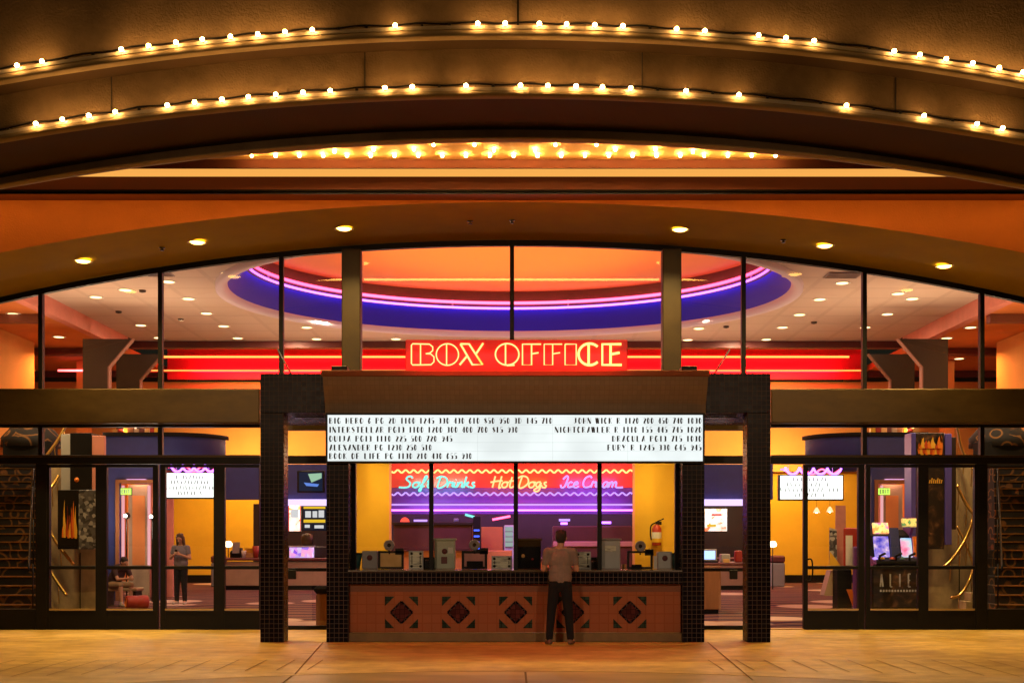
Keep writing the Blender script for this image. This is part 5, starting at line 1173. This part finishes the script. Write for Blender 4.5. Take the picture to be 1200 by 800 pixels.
def slab(x0, x1, y0, y1, d0, d1, mat, nm):
    a, b = px(x0, d0), px(x1, d0); m = MB(); m.add([(a, d0, pz(y1, d0)), (b, d0, pz(y1, d0)), (b, d1, pz(y0, d0)), (a, d1, pz(y0, d0)), (a, d0+.05, pz(y1, d0)-.02), (b, d0+.05, pz(y1, d0)-.02), (b, d1+.05, pz(y0, d0)-.02), (a, d1+.05, pz(y0, d0)-.02)], [(0,1,2,3),(4,7,6,5),(0,3,7,4),(1,5,6,2),(2,6,7,3),(0,4,5,1)]); m.build(nm, mat, t)
slab(1024, 1042, 612, 624, D+.2, D+.28, ramp_mat('arcade_marquee_print', 'noise', 7, [(.4, (1, .35, .1)), (.5, (1, .85, .3)), (.62, (.8, .2, .5))], em=.9), 'lit_marquee')
slab(1058, 1076, 607, 616, D+.2, D+.26, ramp_mat('arcade_marquee_print', 'noise', 9, [(.4, (.1, .3, .1)), (.55, (1, .7, .2)), (.7, (.2, .1, .1))], em=.7), 'lit_marquee')
slab(1026, 1043, 628, 652, D+.28, D+.40, ramp_mat('arcade_screen_print', 'noise', 6, [(.35, (.05, .05, .6)), (.5, (.3, .25, .9)), (.6, (.7, .6, .9)), (.7, (.05, .5, .3))], em=.8), 'screen')
slab(1058, 1070, 630, 655, D+.28, D+.40, ramp_mat('arcade_screen_blue', 'noise', 3, [(.35, (.1, .3, .9)), (.5, (.4, .7, 1)), (.68, (.9, .1, .3))], em=.9), 'screen')
slab(1045, 1055, 618, 655, D+.22, D+.34, K['navy'], 'divider')
slab(1072, 1076, 628, 655, D+.2, D+.3, K['fl1'], 'orange_panel')
for x in (1031, 1050, 1066):
    MB().tube([(px(x, D), D, pz(657, D)), (px(x, D), D+.0, pz(651, D)), (px(x+4, D), D-.12, pz(648, D))], .025, 7).build('controller', K['black'], t)
for i, x in enumerate((1026, 1034, 1046, 1058)): MB().lathe([(.0001, .05), (.05, .03), (.055, 0)], (px(x, D), D+.02, pz(655, D)), 10).build('button', [K['nlilac'], K['yellow'], K['red'], K['teal']][i], t)
m = MB(); zb, h = pz(687, D), 15*D/F; cw = 11*D/F
sl = K.setdefault('silverletter', pbr('silver_letter', (.6, .62, .75), .35, .2))
for i, c in enumerate('ALIEN'):
    x = px(1031.5+i*10.6, D)
    st = {'A': [[(0,0),(.14,1),(.28,0)]], 'L': [[(.1,1),(.1,0),(.3,0)]], 'I': [[(.15,0),(.15,1)]], 'E': [[(.32,1),(.1,1),(.1,0),(.32,0)], [(.1,.5),(.28,.5)]], 'N': [[(.05,0),(.05,1),(.3,0),(.3,1)]]}[c]
    for s_ in st: m.ribbon([(x+q[0]*cw, zb+q[1]*h) for q in s_], .028, D-.012, .01)
m.build('silver_lettering', sl, t)
m = MB()
for i in range(13): m.box(px(1031+i*3.4, D), px(1033+i*3.4, D), D-.01, D-.001, pz(693, D), pz(690.5, D))
m.build('small_lettering', sl, t)
MB().box(X0+.03, X1-.03, D-.006, D-.001, pz(711, D), pz(666, D)).build('front_art', K['dimposter'], t)
# standees right
D = 24.5
t = thing('cardboard_standee', 'tall pale pink slab standee with yellow edge behind the right door', 'standee', (px(985, D), D, 0))
MB().prism([(px(980, D), pz(592, D)), (px(991, D), pz(592, D)), (px(991.5, D), pz(640, D)), (px(988, D), pz(680, D)), (px(979, D), pz(660, D))], D, D+.05).build('tall_panel', K['pinkcard'], t)
MB().prism([(px(971, D), pz(618, D)), (px(979, D), pz(620, D)), (px(979.5, D), pz(664, D)), (px(970.5, D), pz(664, D))], D-.1, D-.06).build('grey_figure', K['rock'], t)
MB().prism([(px(970.5, D), pz(646, D)), (px(982, D), pz(661, D)), (px(982, D), pz(665, D)), (px(969.5, D), pz(665, D))], D-.16, D-.12).build('yellow_foot', K['yellow'], t)
MB().prism([(px(973, D), pz(668, D)), (px(982, D), pz(668, D)), (px(981, D), pz(698, D)), (px(965, D), pz(697, D))], D-.05, D+.3).build('pale_base', K['tan'], t)
t = thing('red_standee', 'red framed white standee on a dark base next to the arcade', 'standee', (px(996, D), D-.3, 0)); D = 24
MB().bbox(px(989, D), px(1006, D), D, D+.06, pz(664, D), pz(618, D), .02).build('red_frame', K['red'], t); MB().box(px(991, D), px(999, D), D-.008, D-.001, pz(662, D), pz(627, D)).build('white_face', K['white'], t)
MB().bbox(px(983, D), px(1000, D), D+.1, D+.5, .01, pz(667, D), .02).build('dark_base', K['blackmatte'], t); MB().prism([(px(991, D), pz(690, D)), (px(997, D), pz(690, D)), (px(1004, D), pz(712, D)), (px(1000, D), pz(714, D))], D-.1, D-.05).build('orange_foot', K['fl1'], t)
MB().bbox(px(998, D), px(1005, D), D-.2, D-.05, .01, pz(640, D), .02).build('purple_panel', K['signpurple'], t)
# bench and red drum on the left
D = 27.3; t = thing('bench', 'low tan bench carrying the seated person behind the left door', 'bench', (px(138, D), D, 0))
MB().bbox(px(115, D), px(158, D), D+.15, D+.7, .36, .43, .02).build('seat', K['stone'], t)
for x in (119, 152): MB().bbox(px(x, D), px(x+4, D), D+.2, D+.65, .006, .36, .01).build('leg', K['black'], t)
MB().bbox(px(150, D+1), px(192, D+1), D+1, D+1.3, .2, pz(655, D+1), .02).bbox(px(165, D+1), px(172, D+1), D+.95, D+1, .2, .9, .01); 
t = thing('red_drum', 'red foam roller drum lying on the carpet beside the seated person', 'drum', (px(160, 26.4), 26.4, .16))
MB().lathe([(.0001, -.24), (.135, -.24), (.155, -.22), (.155, -.04), (.15, -.03), (.15, .03), (.155, .04), (.155, .22), (.135, .24), (.0001, .24)], (px(160.5, 26.4), 26.4, .162), 24, axis='x').build('body', K['red'], t)
MB().lathe([(.0001, .245), (.10, .245), (.10, .235)], (px(160.5, 26.4)-.486, 26.4, .162), 20, axis='x').build('end_cap', K['fl1'], t)
t.rotation_euler.z = R(32)
# lamp posts added to carry the fill lamps behind the viewer
for sx in (-1, 1):
    X = sx*7.5; t = thing('fill_lamp_post', f'added lamp post for the front fill light, unseen behind the viewer, {"left" if sx < 0 else "right"}', 'street lamp', (X, -6.3, 0), 'added lamp posts behind the viewer')
    MB().lathe([(.0001, 0), (.16, 0), (.14, .3), (.07, .4), (.05, 6.6), (.0001, 6.6)], (X, -6.5, 0), 14).build('pole', K['black'], t); MB().tube([(X, -6.5, 6.55), (X, -6.1, 6.6)], .035, 8).build('arm', K['black'], t); MB().bbox(X-.35, X+.35, -6.25, -5.95+.2-.15, 6.5+.02, 6.66, .03).build('lamp_head', K['black'], t)

# more counter clutter at the left end of the concession
D = 36.1
for i, (x, w_, h_, mt, nm, lb, ct) in enumerate(((276.5, 5, .42, 'black', 'cash_register', 'black register with raised screen at the left end of the concession counter', 'cash register'), (292, 6, .30, 'yellow', 'popcorn_box', 'yellow popcorn box stack near the left tiled pillar', 'popcorn box'), (286, 3, .22, 'paperw', 'paper_cup', 'white paper cup beside the yellow popcorn boxes', 'cup'), (300, 4, .36, 'red', 'drink_cup', 'red drink cup tower next to the left tiled pillar', 'cup'))):
    X = px(x, D); u = D/F
    if i == 0:
        t = thing(nm, lb, ct, (X, D, .985)); MB().bbox(X-w_*u, X+w_*u, D, D+.3, .985, 1.12, .01).build('base', K[mt], t); MB().prismx([(D+.05, 1.12), (D+.12, 1.12), (D+.22, 1.45), (D+.17, 1.46)], X-w_*u, X+w_*u*.6).build('screen', K['grey'], t)
    elif i in (2, 3):
        item(nm, lb, ct, MB().lathe([(.0001, .981), (w_*u*.7, .981), (w_*u, .985+h_), (w_*u*.9, .985+h_), (.0001, .985+h_*.8)], (X, D-.03, 0), 14), K[mt])
    else:
        t = thing(nm, lb, ct, (X, D, .985))
        for k in range(2): MB().bbox(X-w_*u+.02*k, X+w_*u-.01*k, D, D+.2, .985+.15*k, .985+.15*k+.145, .006).build('box', K[mt] if k else K['amberpic'], t)

lamp('AREA', 'back_counter_glow', (0, 26.3, 2.9), 60, (.35, .15, 1), 4, .3, target=(0, 27.2, .8))
# ================================================================== PEOPLE
def caps(m, a, ra, b, rb, n=12):
    a = Vector(a); b = Vector(b); d = b-a; L = d.length; t = d.normalized() if L > 1e-6 else Vector((0, 0, 1)); u = t.orthogonal().normalized(); v = t.cross(u); prof = []
    for i in range(5): q = R(-90+i*22.5); prof.append((max(.0003, ra*math.cos(q)), ra*math.sin(q)))
    for i in range(5): q = R(i*22.5); prof.append((max(.0003, rb*math.cos(q)), L+rb*math.sin(q)))
    vs = []; k = len(prof)
    for i in range(n):
        an = 2*math.pi*i/n
        for r, z in prof: vs.append(a+(u*math.cos(an)+v*math.sin(an))*r+t*z)
    m.add(vs, [(i*k+j, ((i+1) % n)*k+j, ((i+1) % n)*k+j+1, i*k+j+1) for i in range(n) for j in range(k-1)]+[tuple(i*k for i in range(n)), tuple(i*k+k-1 for i in range(n))])
def ell(m, c, r, rot=0, n=16):
    vs = []; k = 11
    for i in range(n):
        an = 2*math.pi*i/n
        for j in range(k):
            q = R(-90+18*j); rr = max(.004, math.cos(q)); x, y, z = rr*math.cos(an)*r[0], rr*math.sin(an)*r[1], math.sin(q)*r[2]
            y, z = y*math.cos(rot)-z*math.sin(rot), y*math.sin(rot)+z*math.cos(rot); vs.append((c[0]+x, c[1]+y, c[2]+z))
    m.add(vs, [(i*k+j, ((i+1) % n)*k+j, ((i+1) % n)*k+j+1, i*k+j+1) for i in range(n) for j in range(k-1)]+[tuple(i*k for i in range(n)), tuple(i*k+k-1 for i in range(n))])
def hand(m, w, d, s, curl=.5, sc_=1):
    # w wrist, d direction, s side the thumb is on
    w = Vector(w); d = Vector(d).normalized(); s = Vector(s); s = (s-d*s.dot(d)).normalized(); n = d.cross(s).normalized()
    if n.z > 0: n = -n
    for i in range(4):
        o = s*(.030-.020*i)*sc_; caps(m, w+o*.5, .015*sc_, w+o+d*.085*sc_, .012*sc_, 8)
        L = (.070, .078, .072, .056)[i]*sc_; k0 = w+o+d*.085*sc_; d1 = (d+n*curl*.5).normalized(); k1 = k0+d1*L*.5; d2 = (d+n*curl*1.6).normalized(); k2 = k1+d2*L*.5
        caps(m, k0, .0095*sc_, k1, .0085*sc_, 8); caps(m, k1, .0085*sc_, k2, .0072*sc_, 8)
    t0 = w+s*.025*sc_+d*.02*sc_; t1 = t0+(s*.7+d*.7+n*.2).normalized()*.045*sc_; t2 = t1+(d+s*.15+n*curl*.5).normalized()*.032*sc_
    caps(m, t0, .014*sc_, t1, .011*sc_, 8); caps(m, t1, .011*sc_, t2, .0085*sc_, 8)
def finish(m, name, mat, parent, voxel, smooth=3):
    o = m.build(name, K[mat], parent); o.matrix_parent_inverse = Matrix.Identity(4)
    r = o.modifiers.new('remesh', 'REMESH'); r.mode = 'VOXEL'; r.voxel_size = voxel; r.use_smooth_shade = True
    s = o.modifiers.new('smooth', 'SMOOTH'); s.iterations = smooth; s.factor = .5; return o
def person(label, loc, rz, J, shirt, trousers, hair, shoe, vox=.008, long_hair=False, sleeve=.55, shorts=False):
    """J: joints in local space, the figure faces +y"""
    t = thing('person', label, 'person', loc); t.rotation_euler.z = rz; V = {k: Vector(v) for k, v in J.items()}
    b = MB(); hd = V['head']; f = V.get('face', Vector((0, 1, 0))).normalized(); side = f.cross(Vector((0, 0, 1))).normalized(); up = side.cross(f)
    ell(b, hd+up*.015, (.074, .088, .098)); ell(b, hd-up*.05+f*.02, (.056, .066, .062)); caps(b, hd-up*.09+f*.05, .024, hd-up*.08+f*.06, .022)
    caps(b, hd+f*.084+up*.012, .010, hd+f*.106-up*.022, .013, 8)                       # nose
    caps(b, hd+f*.078-up*.055+side*.02, .008, hd+f*.078-up*.055-side*.02, .008, 8)      # lips
    for k in (-1, 1):
        caps(b, hd+f*.07+up*.025+side*k*.04, .012, hd+f*.075+up*.028+side*k*.012, .012, 8)   # brow
        ell(b, hd+side*k*.077-up*.005, (.014, .02, .03))                               # ears
    caps(b, V['neck'], .058, hd-up*.05-f*.02, .050)
    ch, pe = V['chest'], V['pelvis']
    ell(b, ch, (.165, .10, .19)); ell(b, pe, (.155, .10, .13)); caps(b, ch, .10, pe, .11)
    for k in ('l', 'r'):
        caps(b, V['neck']-Vector((0, 0, .03)), .05, V['sh'+k], .055); caps(b, V['sh'+k], .052, V['el'+k], .038); caps(b, V['el'+k], .038, V['wr'+k], .026)
        hand(b, V['wr'+k], V['hd'+k], V['ht'+k], .6)
        caps(b, V['hp'+k], .085, V['kn'+k], .058); caps(b, V['kn'+k], .056, V['an'+k], .036); caps(b, V['an'+k]-Vector((0, 0, .02)), .034, V['an'+k]+V['toe'+k]*.15-Vector((0, 0, .045)), .026)
    finish(b, 'body', 'skin', t, vox*.75, 2)
    e = MB()
    for k in (-1, 1): e.ball(hd+f*.078+up*.004+side*k*.030, .011, 8)
    o = e.build('eyes', K['blackmatte'], t); o.matrix_parent_inverse = Matrix.Identity(4)
    # shirt
    s = MB(); ell(s, ch, (.183, .118, .20)); mid = (ch+pe)/2; caps(s, ch-(ch-pe)*.1, .125, pe+(ch-pe)*.1, .128); ell(s, pe+(ch-pe)*.22, (.182, .126, .15)); ell(s, mid, (.178, .120, .20))
    for k in ('l', 'r'):
        caps(s, V['neck']-Vector((0, 0, .045)), .055, V['sh'+k], .066); el = V['sh'+k].lerp(V['el'+k], sleeve); caps(s, V['sh'+k], .066, el, .056)
    finish(s, 'shirt', shirt, t, vox, 3)
    p = MB(); ell(p, pe-(ch-pe).normalized()*.02, (.165, .118, .13))
    for k in ('l', 'r'):
        caps(p, V['hp'+k], .096, V['kn'+k], .072)
        if not shorts: caps(p, V['kn'+k], .070, V['an'+k]+Vector((0, 0, .02)), .056)
    finish(p, 'trousers', trousers, t, vox, 3)
    for k in ('l', 'r'):
        q = MB(); an = V['an'+k]; to = V['toe'+k]; caps(q, an-Vector((0, 0, .04))-to*.03, .042, an+to*.15-Vector((0, 0, .052)), .032); caps(q, an-Vector((0, 0, .04)), .044, an+Vector((0, 0, .01)), .044); finish(q, 'shoe', shoe, t, vox, 1)
    h = MB(); ell(h, hd+up*.035-f*.018, (.086, .094, .094)); ell(h, hd+up*.0-f*.045, (.080, .068, .098))
    rnd = random.Random(3)
    for i in range(26):
        a = rnd.random()*6.28; q = hd+up*(.05+.05*rnd.random())-f*.02+side*math.cos(a)*.07+f*math.sin(a)*.06; caps(h, q, .014, q+up*.012+side*(rnd.random()-.5)*.03-f*.015, .007, 6)
    if long_hair:
        for k in (-1, 1):
            caps(h, hd+side*k*.065+up*.04, .035, hd+side*k*.080-up*.17+f*.03, .03); caps(h, hd+side*k*.05-f*.05, .045, hd+side*k*.07-up*.2-f*.02, .03)
        caps(h, hd-f*.05, .06, hd-f*.06-up*.2, .045); caps(h, hd+up*.095+f*.02-side*.04, .03, hd+up*.095+f*.02+side*.04, .03)
    finish(h, 'hair', hair, t, vox*.8, 1); return t
Mn = dict(head=(.015,.035,1.615), face=(.15,1,-.12), neck=(.005,0,1.47), chest=(0,.0,1.27), pelvis=(0,-.02,.95), shl=(-.195,0,1.405), shr=(.195,0,1.405), ell=(-.25,.02,1.14), elr=(.25,.02,1.14), wrl=(-.13,.23,1.165), wrr=(.14,.23,1.165),
          hdl=(.3,1,0), hdr=(-.3,1,0), htl=(1,0,.2), htr=(-1,0,.2), hpl=(-.085,-.02,.90), hpr=(.085,-.02,.90), knl=(-.135,.0,.50), knr=(.125,-.01,.50), anl=(-.165,-.02,.09), anr=(.155,-.01,.09), toel=(-.3,.95,0), toer=(.35,.93,0))
person('person in taupe t-shirt and black jeans standing at the ticket window', (px(656.5, 17.83), 17.83, 0), 0, Mn, 'tshirt', 'jeans', 'hair', 'shoe', sleeve=.62)
Wn = dict(head=(0,.05,1.58), face=(0,1,-.45), neck=(0,0,1.42), chest=(0,0,1.23), pelvis=(0,0,.93), shl=(-.165,0,1.36), shr=(.165,0,1.36), ell=(-.24,.04,1.11), elr=(.24,.04,1.11), wrl=(-.07,.20,1.20), wrr=(.07,.20,1.20),
          hdl=(.5,.8,.3), hdr=(-.5,.8,.3), htl=(.3,0,1), htr=(-.3,0,1), hpl=(-.08,0,.88), hpr=(.08,0,.88), knl=(-.09,.02,.48), knr=(.09,.02,.48), anl=(-.1,0,.09), anr=(.1,0,.09), toel=(-.2,1,0), toer=(.2,1,0))
w_ = person('person with long brown hair and grey shirt looking at a phone', (px(212, 28.3), 28.3, .005), R(172), Wn, 'shirtg', 'jeans', 'hairb', 'sole', long_hair=True, vox=.011, sleeve=.5)
ph = MB().bbox(-.035, .035, .27, .282, 1.19, 1.32, .004).build('phone', K['black']); ph.location = (px(212, 28.3), 28.3, .005); ph.rotation_euler.z = R(172); tag(ph, 'black phone held in both hands by the standing person', 'phone')
Sn = dict(head=(0,.40,1.03), face=(0,1,-.5), neck=(0,.30,.92), chest=(0,.18,.80), pelvis=(0,-.02,.53), shl=(-.18,.27,.88), shr=(.18,.27,.88), ell=(-.20,.42,.64), elr=(.20,.42,.64), wrl=(-.05,.62,.66), wrr=(.06,.63,.66),
          hdl=(.4,.8,-.1), hdr=(-.4,.8,-.1), htl=(0,0,1), htr=(0,0,1), hpl=(-.10,.02,.50), hpr=(.10,.02,.50), knl=(-.16,.44,.50), knr=(.15,.46,.51), anl=(-.15,.44,.09), anr=(.16,.52,.09), toel=(-.1,1,0), toer=(.1,1,0))
person('person in dark shirt and khaki shorts sitting bent forward on the bench', (px(131, 27.5), 27.62, .005), R(-125), Sn, 'shirtn', 'khaki', 'hair', 'sole', vox=.011, sleeve=.6, shorts=True)
